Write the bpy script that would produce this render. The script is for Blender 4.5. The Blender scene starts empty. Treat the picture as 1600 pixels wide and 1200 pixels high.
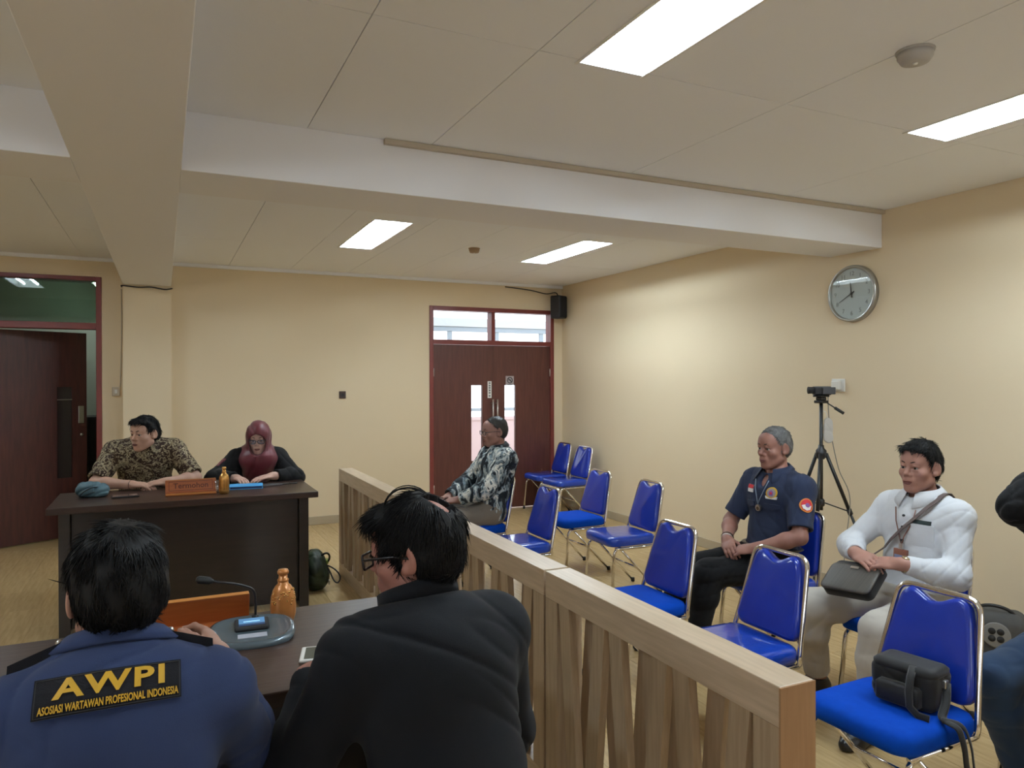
import bpy, bmesh, math, random
import numpy as np
from mathutils import Vector, Matrix, Euler
from mathutils.bvhtree import BVHTree

random.seed(7)
rng = np.random.default_rng(11)
S = bpy.context.scene
COL = S.collection
PI = math.pi

# ------------------------------------------------------------------ camera, world, exposure
cam_d = bpy.data.cameras.new('camera')
cam_d.sensor_width = 36.0
cam_d.lens = 36.0 * 1144 / 1600
cam_d.clip_start = 0.02
cam = bpy.data.objects.new('camera', cam_d)
COL.objects.link(cam)
cam.location = (0, 0, 1.62)
cam.rotation_euler = (Matrix.Rotation(-math.radians(25.5), 3, 'Z') @ Matrix.Rotation(math.radians(90 - 0.28), 3, 'X')
                      @ Matrix.Rotation(math.radians(-0.1), 3, 'Z')).to_euler()
S.camera = cam
world = bpy.data.worlds.new('sky')
S.world = world
world.use_nodes = True
world.node_tree.nodes['Background'].inputs[0].default_value = (0.86, 0.93, 1.0, 1)
world.node_tree.nodes['Background'].inputs[1].default_value = 3.0
S.view_settings.view_transform = 'Standard'
S.view_settings.look = 'None'
S.view_settings.gamma = 1
S.view_settings.use_curve_mapping = False
S.view_settings.exposure = 0.0
S.cycles.use_denoising = True
S.cycles.max_bounces = 10
S.cycles.diffuse_bounces = 6
S.cycles.sample_clamp_indirect = 6.0
TUBE = 90.0          # brightness of the fluorescent tubes

# ------------------------------------------------------------------ materials
def lin(h):
    if isinstance(h, str):
        h = h.lstrip('#')
        c = [int(h[i:i + 2], 16) / 255 for i in (0, 2, 4)]
        return tuple(x / 12.92 if x <= .04045 else ((x + .055) / 1.055) ** 2.4 for x in c) + (1,)
    return tuple(h) + (1,) if len(h) == 3 else tuple(h)

def node(nt, typ, **kw):
    n = nt.nodes.new(typ)
    for k, v in kw.items():
        setattr(n, k, v)
    return n

def ramp(nt, stops, interp='LINEAR'):
    r = nt.nodes.new('ShaderNodeValToRGB')
    r.color_ramp.interpolation = interp
    while len(r.color_ramp.elements) < len(stops):
        r.color_ramp.elements.new(0.5)
    for e, (p, c) in zip(r.color_ramp.elements, stops):
        e.position = p
        e.color = lin(c)
    return r

def mat(name, color, rough=.6, metal=0, spec=.5, coat=0, coat_rough=.1, mottle=None, bump=None, sheen=0, scale=(1, 1, 1), rand=0):
    """plain principled; mottle=(noise scale, other colour, contrast), bump=(scale, strength)"""
    m = bpy.data.materials.new(name)
    m.use_nodes = True
    nt = m.node_tree
    b = nt.nodes['Principled BSDF']
    b.inputs['Base Color'].default_value = lin(color)
    b.inputs['Roughness'].default_value = rough
    b.inputs['Metallic'].default_value = metal
    b.inputs['Specular IOR Level'].default_value = spec
    b.inputs['Coat Weight'].default_value = coat
    b.inputs['Coat Roughness'].default_value = coat_rough
    if sheen:
        b.inputs['Sheen Weight'].default_value = sheen
    if mottle or bump:
        tc = node(nt, 'ShaderNodeTexCoord')
        mp = node(nt, 'ShaderNodeMapping')
        mp.inputs['Scale'].default_value = scale
        nt.links.new(tc.outputs['Object'], mp.inputs['Vector'])
    if mottle:
        n = node(nt, 'ShaderNodeTexNoise')
        n.inputs['Scale'].default_value = mottle[0]
        n.inputs['Detail'].default_value = 5
        c = mottle[2] if len(mottle) > 2 else .25
        r = ramp(nt, [(.5 - c, color), (.5 + c, mottle[1])])
        nt.links.new(mp.outputs[0], n.inputs['Vector'])
        nt.links.new(n.outputs['Fac'], r.inputs[0])
        out = r.outputs[0]
        if rand:
            oi = node(nt, 'ShaderNodeObjectInfo')
            mr = node(nt, 'ShaderNodeMapRange')
            mr.inputs['To Min'].default_value = 1 - rand
            mr.inputs['To Max'].default_value = 1 + rand
            nt.links.new(oi.outputs['Random'], mr.inputs['Value'])
            hs = node(nt, 'ShaderNodeHueSaturation')
            nt.links.new(mr.outputs[0], hs.inputs['Value'])
            nt.links.new(out, hs.inputs['Color'])
            out = hs.outputs[0]
        nt.links.new(out, b.inputs['Base Color'])
    if bump:
        n2 = node(nt, 'ShaderNodeTexNoise')
        n2.inputs['Scale'].default_value = bump[0]
        n2.inputs['Detail'].default_value = 4
        bp = node(nt, 'ShaderNodeBump')
        bp.inputs['Strength'].default_value = bump[1]
        bp.inputs['Distance'].default_value = .01
        nt.links.new(mp.outputs[0], n2.inputs['Vector'])
        nt.links.new(n2.outputs['Fac'], bp.inputs['Height'])
        nt.links.new(bp.outputs[0], b.inputs['Normal'])
    return m

def glow(name, color, strength):
    m = bpy.data.materials.new(name)
    m.use_nodes = True
    b = m.node_tree.nodes['Principled BSDF']
    b.inputs['Base Color'].default_value = lin(color)
    b.inputs['Emission Color'].default_value = lin(color)
    b.inputs['Emission Strength'].default_value = strength
    return m

def glass(name, tint=(1, 1, 1), refl=.08):
    m = bpy.data.materials.new(name)
    m.use_nodes = True
    nt = m.node_tree
    nt.nodes.remove(nt.nodes['Principled BSDF'])
    out = nt.nodes['Material Output']
    t = node(nt, 'ShaderNodeBsdfTransparent')
    t.inputs[0].default_value = lin(tint)
    g = node(nt, 'ShaderNodeBsdfGlossy')
    g.inputs['Roughness'].default_value = .02
    mx = node(nt, 'ShaderNodeMixShader')
    mx.inputs[0].default_value = refl
    nt.links.new(t.outputs[0], mx.inputs[1])
    nt.links.new(g.outputs[0], mx.inputs[2])
    nt.links.new(mx.outputs[0], out.inputs[0])
    return m

def wood(name, dark, light, rough=.5, axis=0, coat=0, stretch=18, freq=1.0, spec=.5, rand=.0):
    """wood grain running along one local axis"""
    sc = [stretch * freq] * 3
    sc[axis] = freq
    return mat(name, dark, rough, spec=spec, coat=coat, mottle=(3.0, light, .22), bump=(4.0, .06), scale=sc, rand=rand)

def pattern(name, base, stops, scale=14, warp=.35, rough=.75, kind='noise', stretch=(1, 1, 1), second=None):
    """printed cloth: warped noise cut into flat colours"""
    m = bpy.data.materials.new(name)
    m.use_nodes = True
    nt = m.node_tree
    b = nt.nodes['Principled BSDF']
    b.inputs['Roughness'].default_value = rough
    b.inputs['Specular IOR Level'].default_value = .25
    tc = node(nt, 'ShaderNodeTexCoord')
    mp = node(nt, 'ShaderNodeMapping')
    mp.inputs['Scale'].default_value = stretch
    nt.links.new(tc.outputs['Object'], mp.inputs['Vector'])
    wn = node(nt, 'ShaderNodeTexNoise')
    wn.inputs['Scale'].default_value = scale * .5
    nt.links.new(mp.outputs[0], wn.inputs['Vector'])
    mixv = node(nt, 'ShaderNodeVectorMath', operation='MULTIPLY_ADD')
    mixv.inputs[1].default_value = (warp, warp, warp)
    nt.links.new(wn.outputs['Color'], mixv.inputs[0])
    nt.links.new(mp.outputs[0], mixv.inputs[2])
    if kind == 'noise':
        n = node(nt, 'ShaderNodeTexNoise')
        n.inputs['Scale'].default_value = scale
        n.inputs['Detail'].default_value = 2.5
        o = n.outputs['Fac']
    else:
        n = node(nt, 'ShaderNodeTexVoronoi')
        n.inputs['Scale'].default_value = scale
        o = n.outputs['Distance']
    nt.links.new(mixv.outputs[0], n.inputs['Vector'])
    r = ramp(nt, stops, 'CONSTANT')
    nt.links.new(o, r.inputs[0])
    outc = r.outputs[0]
    if second:
        n2 = node(nt, 'ShaderNodeTexNoise')
        n2.inputs['Scale'].default_value = second[0]
        n2.inputs['Detail'].default_value = 3
        nt.links.new(mixv.outputs[0], n2.inputs['Vector'])
        r2 = ramp(nt, [(0, (0, 0, 0)), (second[1], (1, 1, 1))], 'CONSTANT')
        nt.links.new(n2.outputs['Fac'], r2.inputs[0])
        mx = node(nt, 'ShaderNodeMixRGB')
        nt.links.new(r2.outputs[0], mx.inputs[0])
        nt.links.new(outc, mx.inputs[1])
        mx.inputs[2].default_value = lin(second[2])
        outc = mx.outputs[0]
    nt.links.new(outc, b.inputs['Base Color'])
    return m

M = {}
M['wall'] = mat('wall_paint', (.77, .645, .455), .75, spec=.25, mottle=(1.2, (.755, .63, .44), .3), bump=(60, .04))
M['ceiling'] = mat('ceiling_paint', (.89, .91, .95), .85, spec=.2, bump=(80, .02))
M['beam'] = mat('beam_paint', (.86, .86, .88), .8, spec=.2, bump=(50, .03))
M['joint'] = mat('joint_shadow_gap', (.20, .18, .16), .9)
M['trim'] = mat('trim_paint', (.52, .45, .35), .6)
M['dado'] = mat('skirting_paint', (.46, .38, .26), .5)
M['plank'] = wood('laminate_plank', (.47, .325, .15), (.60, .43, .215), .22, axis=1, stretch=10, freq=1.6, rand=.06, spec=.5)
M['slab'] = mat('laminate_far', (.52, .365, .175), .25, mottle=(2, (.48, .335, .16)))
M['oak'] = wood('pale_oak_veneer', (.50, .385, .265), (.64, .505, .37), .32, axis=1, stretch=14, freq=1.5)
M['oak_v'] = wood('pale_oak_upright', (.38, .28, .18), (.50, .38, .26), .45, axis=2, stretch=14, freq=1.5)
M['oak_end'] = wood('oak_end_panel', (.34, .19, .095), (.42, .25, .13), .45, axis=2, stretch=12, freq=1.5)
M['desk'] = wood('dark_stained_desk', (.010, .0065, .006), (.018, .010, .009), .3, axis=0, stretch=10, freq=1.5, coat=.3)
M['desk_top'] = wood('dark_desk_top', (.030, .0155, .012), (.052, .027, .020), .34, axis=0, stretch=10, freq=1.5, coat=.12, spec=.35)
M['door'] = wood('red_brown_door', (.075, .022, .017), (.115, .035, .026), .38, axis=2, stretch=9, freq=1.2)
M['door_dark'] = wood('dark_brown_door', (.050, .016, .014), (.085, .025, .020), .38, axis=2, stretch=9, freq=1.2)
M['frame'] = mat('red_door_frame', (.20, .035, .028), .4, mottle=(6, (.16, .028, .024)))
M['steel'] = mat('brushed_steel', (.62, .60, .57), .3, 1)
M['chrome'] = mat('chrome_tube', (.80, .78, .75), .1, 1)
M['black'] = mat('black_plastic', (.012, .012, .014), .4)
M['rubber'] = mat('black_rubber', (.01, .01, .01), .7)
M['white'] = mat('white_plastic', (.75, .74, .70), .4)
M['paper'] = mat('white_paper', (.78, .77, .74), .8)
M['ink'] = mat('dark_ink', (.02, .02, .022), .7)
M['vinyl'] = mat('blue_vinyl', (.005, .026, .31), .35, spec=.2, coat=.8, coat_rough=.06, mottle=(5, (.008, .034, .36), .3), bump=(9, .12))
M['seatcloth'] = mat('blue_seat_fabric', (.001, .060, .46), .85, spec=.12, mottle=(40, (.001, .050, .40), .3))
M['seatwrap'] = mat('blue_seat_in_clear_wrap', (.004, .045, .40), .35, spec=.2, coat=1, coat_rough=.07, mottle=(6, (.008, .055, .44), .3), bump=(22, .35))
M['speaker'] = mat('speaker_shell', (.016, .016, .02), .5)
M['lamp_white'] = mat('lamp_housing_white', (.80, .80, .78), .35)
M['tube'] = glow('lit_fluorescent_tube', (.77, .905, 1.0), TUBE)
M['glass'] = glass('clear_glass')
M['glass_green'] = glass('greenish_glass', (.40, .50, .43), .07)
M['glass_dark'] = mat('smoky_glass', (.035, .028, .028), .12, coat=.5)
M['lens'] = glass('spectacle_lens', (.9, .92, .95), .12)
M['gold'] = mat('gold_foil', (.60, .30, .075), .25, .85, mottle=(30, (.75, .42, .14), .3))
M['amber'] = mat('amber_gold_bottle', (.52, .19, .045), .3, .25, coat=.4, mottle=(25, (.60, .25, .07), .3))
M['signwood'] = wood('orange_sign_wood', (.34, .085, .018), (.44, .125, .03), .35, axis=0, stretch=10, freq=2, coat=.3)
M['signtext'] = mat('carved_letters', (.10, .022, .008), .6)
M['signedge'] = mat('light_sign_edge', (.55, .22, .05), .4)

# ------------------------------------------------------------------ mesh helpers
def link_mesh(name, verts, faces, material=None, parent=None, smooth=False, loc=None, rot=None):
    me = bpy.data.meshes.new(name)
    if isinstance(verts, np.ndarray):
        verts = verts.astype(float)
        me.from_pydata(verts.tolist(), [], faces.tolist() if isinstance(faces, np.ndarray) else faces)
    else:
        me.from_pydata([tuple(v) for v in verts], [], faces)
    if smooth:
        me.polygons.foreach_set('use_smooth', [True] * len(me.polygons))
    me.update()
    o = bpy.data.objects.new(name, me)
    COL.objects.link(o)
    if material is not None:
        for mm in (material if isinstance(material, (list, tuple)) else [material]):
            me.materials.append(mm)
    if parent is not None:
        o.parent = parent
    if loc is not None:
        o.location = loc
    if rot is not None:
        o.rotation_euler = rot
    return o

class MB:
    """collects shapes, then links them as ONE mesh object"""
    def __init__(self):
        self.v, self.f, self.sm = [], [], []
    def add(self, verts, faces, smooth=False, mtx=None):
        o = len(self.v)
        if mtx is not None:
            verts = [mtx @ Vector(v) for v in verts]
        self.v += [tuple(v) for v in verts]
        self.f += [tuple(i + o for i in f) for f in faces]
        self.sm += [smooth] * len(faces)
        return self
    def box(self, lo, hi, bev=0, mtx=None):
        bm = bmesh.new()
        bmesh.ops.create_cube(bm, size=1)
        for v in bm.verts:
            v.co = Vector([lo[i] + (v.co[i] + .5) * (hi[i] - lo[i]) for i in range(3)])
        if bev:
            bmesh.ops.bevel(bm, geom=bm.edges[:], offset=bev, segments=2, profile=.5, affect='EDGES')
        bm.verts.index_update()
        self.add([v.co.copy() for v in bm.verts], [[v.index for v in f.verts] for f in bm.faces], False, mtx)
        bm.free()
        return self
    def prism(self, pts, z0, z1, mtx=None):
        n = len(pts)
        v = [(p[0], p[1], z0) for p in pts] + [(p[0], p[1], z1) for p in pts]
        f = [tuple(reversed(range(n))), tuple(range(n, 2 * n))] + [(i, (i + 1) % n, n + (i + 1) % n, n + i) for i in range(n)]
        return self.add(v, f, False, mtx)
    def lathe(self, prof, seg=24, mtx=None, smooth=True):
        v, f = [], []
        for r, z in prof:
            for i in range(seg):
                a = 2 * PI * i / seg
                v.append((r * math.cos(a), r * math.sin(a), z))
        for j in range(len(prof) - 1):
            for i in range(seg):
                k = (i + 1) % seg
                f.append((j * seg + i, j * seg + k, (j + 1) * seg + k, (j + 1) * seg + i))
        f.append(tuple(reversed(range(seg))))
        f.append(tuple(range((len(prof) - 1) * seg, len(prof) * seg)))
        return self.add(v, f, smooth, mtx)
    def tube(self, pts, r, seg=10, closed=False, mtx=None, flat=1.0):
        pts = [Vector(p) for p in pts]
        n = len(pts)
        rs = r if isinstance(r, (list, tuple)) else [r] * n
        v, f = [], []
        up = None
        for i, p in enumerate(pts):
            a = pts[(i - 1) % n] if (i or closed) else p
            b = pts[(i + 1) % n] if (i < n - 1 or closed) else p
            t = (b - a).normalized()
            if up is None:
                up = Vector((0, 0, 1)) if abs(t.z) < .9 else Vector((1, 0, 0))
            s = t.cross(up)
            if s.length < 1e-6:
                s = t.orthogonal()
            s.normalize()
            up = s.cross(t).normalized()
            for k in range(seg):
                an = 2 * PI * k / seg
                v.append(p + s * (rs[i] * math.cos(an)) + up * (rs[i] * flat * math.sin(an)))
        for i in range(n if closed else n - 1):
            j = (i + 1) % n
            for k in range(seg):
                l = (k + 1) % seg
                f.append((i * seg + k, i * seg + l, j * seg + l, j * seg + k))
        if not closed:
            f.append(tuple(reversed(range(seg))))
            f.append(tuple(range((n - 1) * seg, n * seg)))
        return self.add(v, f, True, mtx)
    def slab(self, outline, profile, mtx=None):
        """a soft cushion: outline rings (x,y), profile = [(inset, z)...]"""
        n = len(outline)
        c = Vector((sum(p[0] for p in outline) / n, sum(p[1] for p in outline) / n))
        v, f = [], []
        for ins, z in profile:
            for i, p in enumerate(outline):
                a, b = Vector(outline[i - 1]), Vector(outline[(i + 1) % n])
                t = (b - a).normalized()
                nn = Vector((-t.y, t.x))
                q = Vector(p) + nn * ins
                v.append((q.x, q.y, z))
        for j in range(len(profile) - 1):
            for i in range(n):
                k = (i + 1) % n
                f.append((j * n + i, j * n + k, (j + 1) * n + k, (j + 1) * n + i))
        f.append(tuple(reversed(range(n))))
        f.append(tuple(range((len(profile) - 1) * n, len(profile) * n)))
        return self.add(v, f, True, mtx)
    def ball(self, c, r, seg=16, rings=10, mtx=None):
        r = r if isinstance(r, (tuple, list)) else (r, r, r)
        v = [(c[0], c[1], c[2] - r[2])]
        for j in range(1, rings):
            ph = PI * j / rings - PI / 2
            for i in range(seg):
                a = 2 * PI * i / seg
                v.append((c[0] + r[0] * math.cos(ph) * math.cos(a), c[1] + r[1] * math.cos(ph) * math.sin(a), c[2] + r[2] * math.sin(ph)))
        v.append((c[0], c[1], c[2] + r[2]))
        f = [(0, 1 + (i + 1) % seg, 1 + i) for i in range(seg)]
        for j in range(rings - 2):
            for i in range(seg):
                k = (i + 1) % seg
                f.append((1 + j * seg + i, 1 + j * seg + k, 1 + (j + 1) * seg + k, 1 + (j + 1) * seg + i))
        l = len(v) - 1
        f += [(l, l - seg + i, l - seg + (i + 1) % seg) for i in range(seg)]
        return self.add(v, f, True, mtx)
    def build(self, name, material, parent=None, loc=None, rot=None):
        o = link_mesh(name, self.v, self.f, material, parent, False, loc, rot)
        o.data.polygons.foreach_set('use_smooth', self.sm)
        return o

def fillet(pts, r, n=5):
    """round the corners of a path"""
    pts = [Vector(p) for p in pts]
    out = [pts[0]]
    for i in range(1, len(pts) - 1):
        a, b, c = pts[i - 1], pts[i], pts[i + 1]
        d1, d2 = (a - b), (c - b)
        rr = min(r, d1.length * .49, d2.length * .49)
        p, q = b + d1.normalized() * rr, b + d2.normalized() * rr
        for k in range(n + 1):
            t = k / n
            out.append(p * (1 - t) ** 2 + b * 2 * t * (1 - t) + q * t * t)
    out.append(pts[-1])
    return out

def rrect(w, d, r, n=5, cx=0, cy=0):
    out = []
    for sx, sy, a0 in ((1, -1, -PI / 2), (1, 1, 0), (-1, 1, PI / 2), (-1, -1, PI)):
        for k in range(n + 1):
            a = a0 + PI / 2 * k / n
            out.append((cx + sx * (w / 2 - r) + r * math.cos(a), cy + sy * (d / 2 - r) + r * math.sin(a)))
    return out

def bez(p0, p1, p2, p3, n=12):
    p0, p1, p2, p3 = map(Vector, (p0, p1, p2, p3))
    return [p0 * (1 - t) ** 3 + p1 * 3 * t * (1 - t) ** 2 + p2 * 3 * t * t * (1 - t) + p3 * t ** 3 for t in [i / n for i in range(n + 1)]]

def tag(o, label=None, cat=None, group=None, kind=None):
    if label: o['label'] = label
    if cat: o['category'] = cat
    if group: o['group'] = group
    if kind: o['kind'] = kind
    return o

def empty(name, loc=(0, 0, 0), rz=0):
    o = bpy.data.objects.new(name, None)
    COL.objects.link(o)
    o.location = loc
    o.rotation_euler = (0, 0, rz)
    o.empty_display_size = .05
    return o

def thing(name, label, cat, loc=(0, 0, 0), rz=0, group=None):
    return tag(empty(name, loc, rz), label, cat, group)

def copy_tree(o, parent=None):
    c = o.copy()
    COL.objects.link(c)
    if parent is not None:
        c.parent = parent
    for ch in list(o.children):
        copy_tree(ch, c)
    return c

def text_mesh(s, size, extrude=0.0, bold=0.0, align='CENTER', spacing=1.0):
    cu = bpy.data.curves.new('lettering', 'FONT')
    cu.body = s
    cu.size = size
    cu.extrude = extrude
    cu.offset = bold
    cu.align_x = align
    cu.align_y = 'CENTER'
    cu.space_character = spacing
    cu.resolution_u = 3
    o = bpy.data.objects.new('lettering', cu)
    me = bpy.data.meshes.new_from_object(o)
    v = [tuple(x.co) for x in me.vertices]
    f = [tuple(p.vertices) for p in me.polygons]
    bpy.data.objects.remove(o)
    bpy.data.curves.remove(cu)
    bpy.data.meshes.remove(me)
    return v, f

def basis(x, y, z, o):
    m = Matrix((x, y, z)).transposed().to_4x4()
    m.translation = Vector(o)
    return m

# ------------------------------------------------------------------ the room
XR, YB, ZC = 4.73, 8.39, 2.85          # right wall, back wall, ceiling
XL, YF = -4.5, -2.6
BX0, BX1, BZ = -.355, .08, 2.58         # the deep beam over the pier
CY0, CY1 = 3.655, 4.11                  # the cross beam

def struct(name, mb, m, parent=None, **kw):
    o = mb.build(name, m, parent, **kw)
    if parent is None:
        o['kind'] = 'structure'
    return o

floor = struct('floor', MB().box((XL - .2, YF - .2, -.12), (XR + .2, YB + .2, -.002)), M['slab'])
pl_proto = None
PW, PL = .19, 1.2
for i in range(40):
    x0 = XR - .012 - (i + 1) * PW
    y = .7 + [0, .45, .85, .2, .65][i % 5] - 1.2
    while y < YB - .02:
        a, b = max(y, .55), min(y + PL, YB - .012)
        if b - a > .06:
            if pl_proto is None:
                o = MB().box((0, 0, -.012), (PW - .0016, PL - .0016, .0), .0012).build('plank', M['plank'], floor)
                pl_proto = o
            else:
                o = pl_proto.copy()
                COL.objects.link(o)
            o.parent = floor
            o.location = (x0, a, .0)
            o.scale = (1, (b - a) / PL, 1)
        y += PL

def wall_with_holes(name, axis, v0, v1, u0, u1, z0, z1, holes, m):
    """axis 1: wall spans x in [u0,u1] at y in [v0,v1]; axis 0: spans y at x"""
    mb = MB()
    us = sorted({u0, u1} | {h[0] for h in holes} | {h[1] for h in holes})
    for a, b in zip(us, us[1:]):
        zs = [(z0, z1)]
        for h in holes:
            if h[0] <= a and h[1] >= b:
                zs = [(z0, h[2]), (h[3], z1)]
        for c, d in zs:
            if d - c > 1e-4:
                mb.box((a, v0, c), (b, v1, d)) if axis == 1 else mb.box((v0, a, c), (v1, b, d))
    return struct(name, mb, m)

LDX0, LDX1, LDZ = -1.60, -.55, 2.66      # left door opening
RDX0, RDX1, RDZ = 2.90, 4.605, 2.525     # double door opening
wall_with_holes('wall_back', 1, YB, YB + .15, XL, XR, 0, ZC + .2, [(LDX0, LDX1, 0, LDZ), (RDX0, RDX1, 0, RDZ)], M['wall'])
struct('wall_right', MB().box((XR, YF - .15, 0), (XR + .15, YB + .15, ZC + .2)), M['wall'])
WL = [(-1.6, .2)]              # daylight windows, left wall (y ranges)
WF = [(-3.4, -1.0), (.6, 3.4)]            # daylight windows, wall behind the camera (x ranges)
wall_with_holes('wall_left', 0, XL - .15, XL, YF - .15, YB + .15, 0, ZC + .2, [(a, b, 1.0, 2.42) for a, b in WL], M['wall'])
wall_with_holes('wall_front', 1, YF - .15, YF, XL, XR, 0, ZC + .2, [(a, b, 1.0, 2.42) for a, b in WF], M['wall'])
for n_, (axis, a, b) in enumerate([(0, *w) for w in WL] + [(1, *w) for w in WF]):
    wn = tag(empty('window_%d' % (n_ + 2), (XL - .08, (a + b) / 2, 1.0) if axis == 0 else ((a + b) / 2, YF - .08, 1.0)), kind='structure')
    wn.rotation_euler = (0, 0, PI / 2 if axis == 0 else 0)
    h_ = (b - a) / 2
    fr_ = MB().box((-h_, -.03, 0), (h_, .03, .05)).box((-h_, -.03, 1.37), (h_, .03, 1.42))
    for u in (-h_, -.025, h_ - .05):
        fr_.box((u, -.03, .05), (u + .05, .03, 1.37))
    fr_.build('window_frame', M['frame'], wn)
    for u0, u1 in ((-h_ + .05, -.025), (.025, h_ - .05)):
        MB().box((u0, -.003, .05), (u1, .003, 1.37)).build('pane', M['glass'], wn)
struct('wall_pier', MB().box((BX0, 8.2, 0), (BX1, YB, BZ)), M['wall'])
struct('ceiling_beam', MB().box((BX0, YF, BZ), (BX1, YB, ZC + .05), .004), M['beam'])
struct('ceiling_crossbeam', MB().box((BX1, CY0, BZ), (XR, CY1, ZC + .05), .004).box((XL, CY0, BZ), (BX0, CY1, ZC + .05), .004), M['beam'])
struct('ceiling', MB().box((XL - .15, YF - .15, ZC + .13), (XR + .15, YB + .15, ZC + .2)), M['joint'])
ceil = bpy.data.objects['ceiling']

LAMPS = [(1.455, 1.755, 1.22, 2.45), (3.345, 3.645, 1.22, 2.45), (1.465, 1.765, 5.50, 6.76), (3.35, 3.65, 5.55, 6.82),
         (-1.70, -1.40, 5.50, 6.76), (-1.70, -1.40, 1.22, 2.45)]

def rect_minus(r, h):
    x0, x1, y0, y1 = r
    a0, a1, b0, b1 = max(x0, h[0]), min(x1, h[1]), max(y0, h[2]), min(y1, h[3])
    if a0 >= a1 or b0 >= b1:
        return [r]
    out = [(x0, a0, y0, y1), (a1, x1, y0, y1), (a0, a1, y0, b0), (a0, a1, b1, y1)]
    return [q for q in out if q[1] - q[0] > 1e-4 and q[3] - q[2] > 1e-4]

def ceiling_panels(xs, ys, g=.002):
    for xa, xb in zip(xs, xs[1:]):
        for ya, yb in zip(ys, ys[1:]):
            rs = [(xa + g, xb - g, ya + g, yb - g)]
            for l in LAMPS:
                rs = [q for r in rs for q in rect_minus(r, l)]
            mb = MB()
            for r in rs:
                mb.box((r[0], r[2], ZC), (r[1], r[3], ZC + .012))
            mb.build('ceiling_panel', M['ceiling'], ceil)

ceiling_panels([BX1, .64, 1.27, 2.51, 3.75, XR], [YF, 0.0, 2.425, CY0])
ceiling_panels([BX1, .64, 1.27, 1.90, 2.51, 3.13, 3.75, XR], [CY1, 6.84, YB])
ceiling_panels([XL, -3.2, -1.95, -.72, BX0], [YF, 0.0, 2.425, CY0])
ceiling_panels([XL, -3.2, -1.95, -.72, BX0], [CY1, 6.84, YB])
struct('ceiling_backing', MB().box((XL, YF, ZC + .10), (XR, YB, ZC + .12)), M['joint'])

# cornice at the back wall, shadow strip above the cross beam, skirting
struct('trim_1', MB().box((BX1, YB - .03, ZC - .035), (XR, YB, ZC), .004).box((XL, YB - .03, ZC - .035), (BX0, YB, ZC), .004), M['ceiling'])
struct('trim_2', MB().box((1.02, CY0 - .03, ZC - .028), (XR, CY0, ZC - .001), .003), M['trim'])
struct('baseboard_back', MB().box((BX1, YB - .014, 0), (RDX0 - .0, YB, .09), .003).box((LDX1, YB - .014, 0), (BX0, YB, .09), .003)
       .box((BX0 - .0, 8.186, 0), (BX1, 8.2, .09), .003), M['dado'])
struct('baseboard_right', MB().box((XR - .014, YF, 0), (XR, YB, .09), .003), M['dado'])

# double door at the back right
d1 = tag(empty('door_1', ((RDX0 + RDX1) / 2, YB, 0)), kind='structure')
def rel(o, p):
    o.parent = p
    o.location = -Vector(p.location)
    return o
ft = .05
fm = MB()
y0, y1 = YB - .012, YB + .13
fm.box((RDX0, y0, 0), (RDX0 + ft, y1, RDZ), .004).box((RDX1 - ft, y0, 0), (RDX1, y1, RDZ), .004)
fm.box((RDX0 + ft, y0, RDZ - ft), (RDX1 - ft, y1, RDZ), .004)
fm.box((RDX0 + ft, y0, 2.062), (RDX1 - ft, y1, 2.118), .004)
fm.box((3.715, y0, 2.118), (3.765, y1, RDZ - ft), .004)
rel(fm.build('frame', M['frame']), d1)
for a, b in ((RDX0 + ft, 3.715), (3.765, RDX1 - ft)):
    rel(MB().box((a, YB + .05, 2.118), (b, YB + .056, RDZ - ft)).build('pane', M['glass']), d1)
def slit_leaf(xa, xb, sa, sb, sz0=.62, sz1=1.56, z1=2.058):
    mb = MB()
    ya, yb = YB + .012, YB + .052
    mb.box((xa, ya, .008), (sa, yb, z1)).box((sb, ya, .008), (xb, yb, z1))
    mb.box((sa, ya, .008), (sb, yb, sz0)).box((sa, ya, sz1), (sb, yb, z1))
    return mb
for xa, xb, sa, sb, hx, hs in ((RDX0 + ft + .003, 3.7485, 3.449, 3.595, 3.722, -1), (3.7515, RDX1 - ft - .003, 3.903, 4.056, 3.783, 1)):
    lf = rel(slit_leaf(xa, xb, sa, sb).build('door_leaf', M['door']), d1)
    p = MB().box((sa, YB + .028, .62), (sb, YB + .034, 1.56)).build('pane', M['glass'], lf)
    h = MB()
    h.tube([(hx, YB - .04, 1.02), (hx, YB - .04, 1.385)], .0105, 10)
    for hz in (1.07, 1.335):
        h.tube([(hx, YB - .04, hz), (hx, YB + .012, hz)], .007, 8)
    h.build('pull_handle', M['steel'], lf)
    hgx = xa if hs < 0 else xb
    for hz in (.3, 1.72):
        MB().tube([(hgx, YB + .004, hz - .05), (hgx, YB + .004, hz + .05)], .009, 8).build('hinge', M['steel'], lf)

# left door, ajar outwards
d2 = tag(empty('door_2', ((LDX0 + LDX1) / 2, YB, 0)), kind='structure')
fm = MB()
fm.box((LDX0, y0, 0), (LDX0 + ft, y1, LDZ), .004).box((LDX1 - ft, y0, 0), (LDX1, y1, LDZ), .004)
fm.box((LDX0 + ft, y0, LDZ - .04), (LDX1 - ft, y1, LDZ), .004).box((LDX0 + ft, y0, 2.135), (LDX1 - ft, y1, 2.20), .004)
rel(fm.build('frame', M['frame']), d2)
rel(MB().box((LDX0 + ft, YB + .05, 2.20), (LDX1 - ft, YB + .056, LDZ - .04)).build('pane', M['glass_green']), d2)
lw = LDX1 - LDX0 - 2 * ft
mb = MB()
sa, sb = lw - .29, lw - .145
mb.box((0, 0, .008), (sa, .04, 2.125)).box((sb, 0, .008), (lw, .04, 2.125)).box((sa, 0, .008), (sb, .04, .62)).box((sa, 0, 1.56), (sb, .04, 2.125))
lf = mb.build('door_leaf', M['door_dark'], d2)
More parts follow.
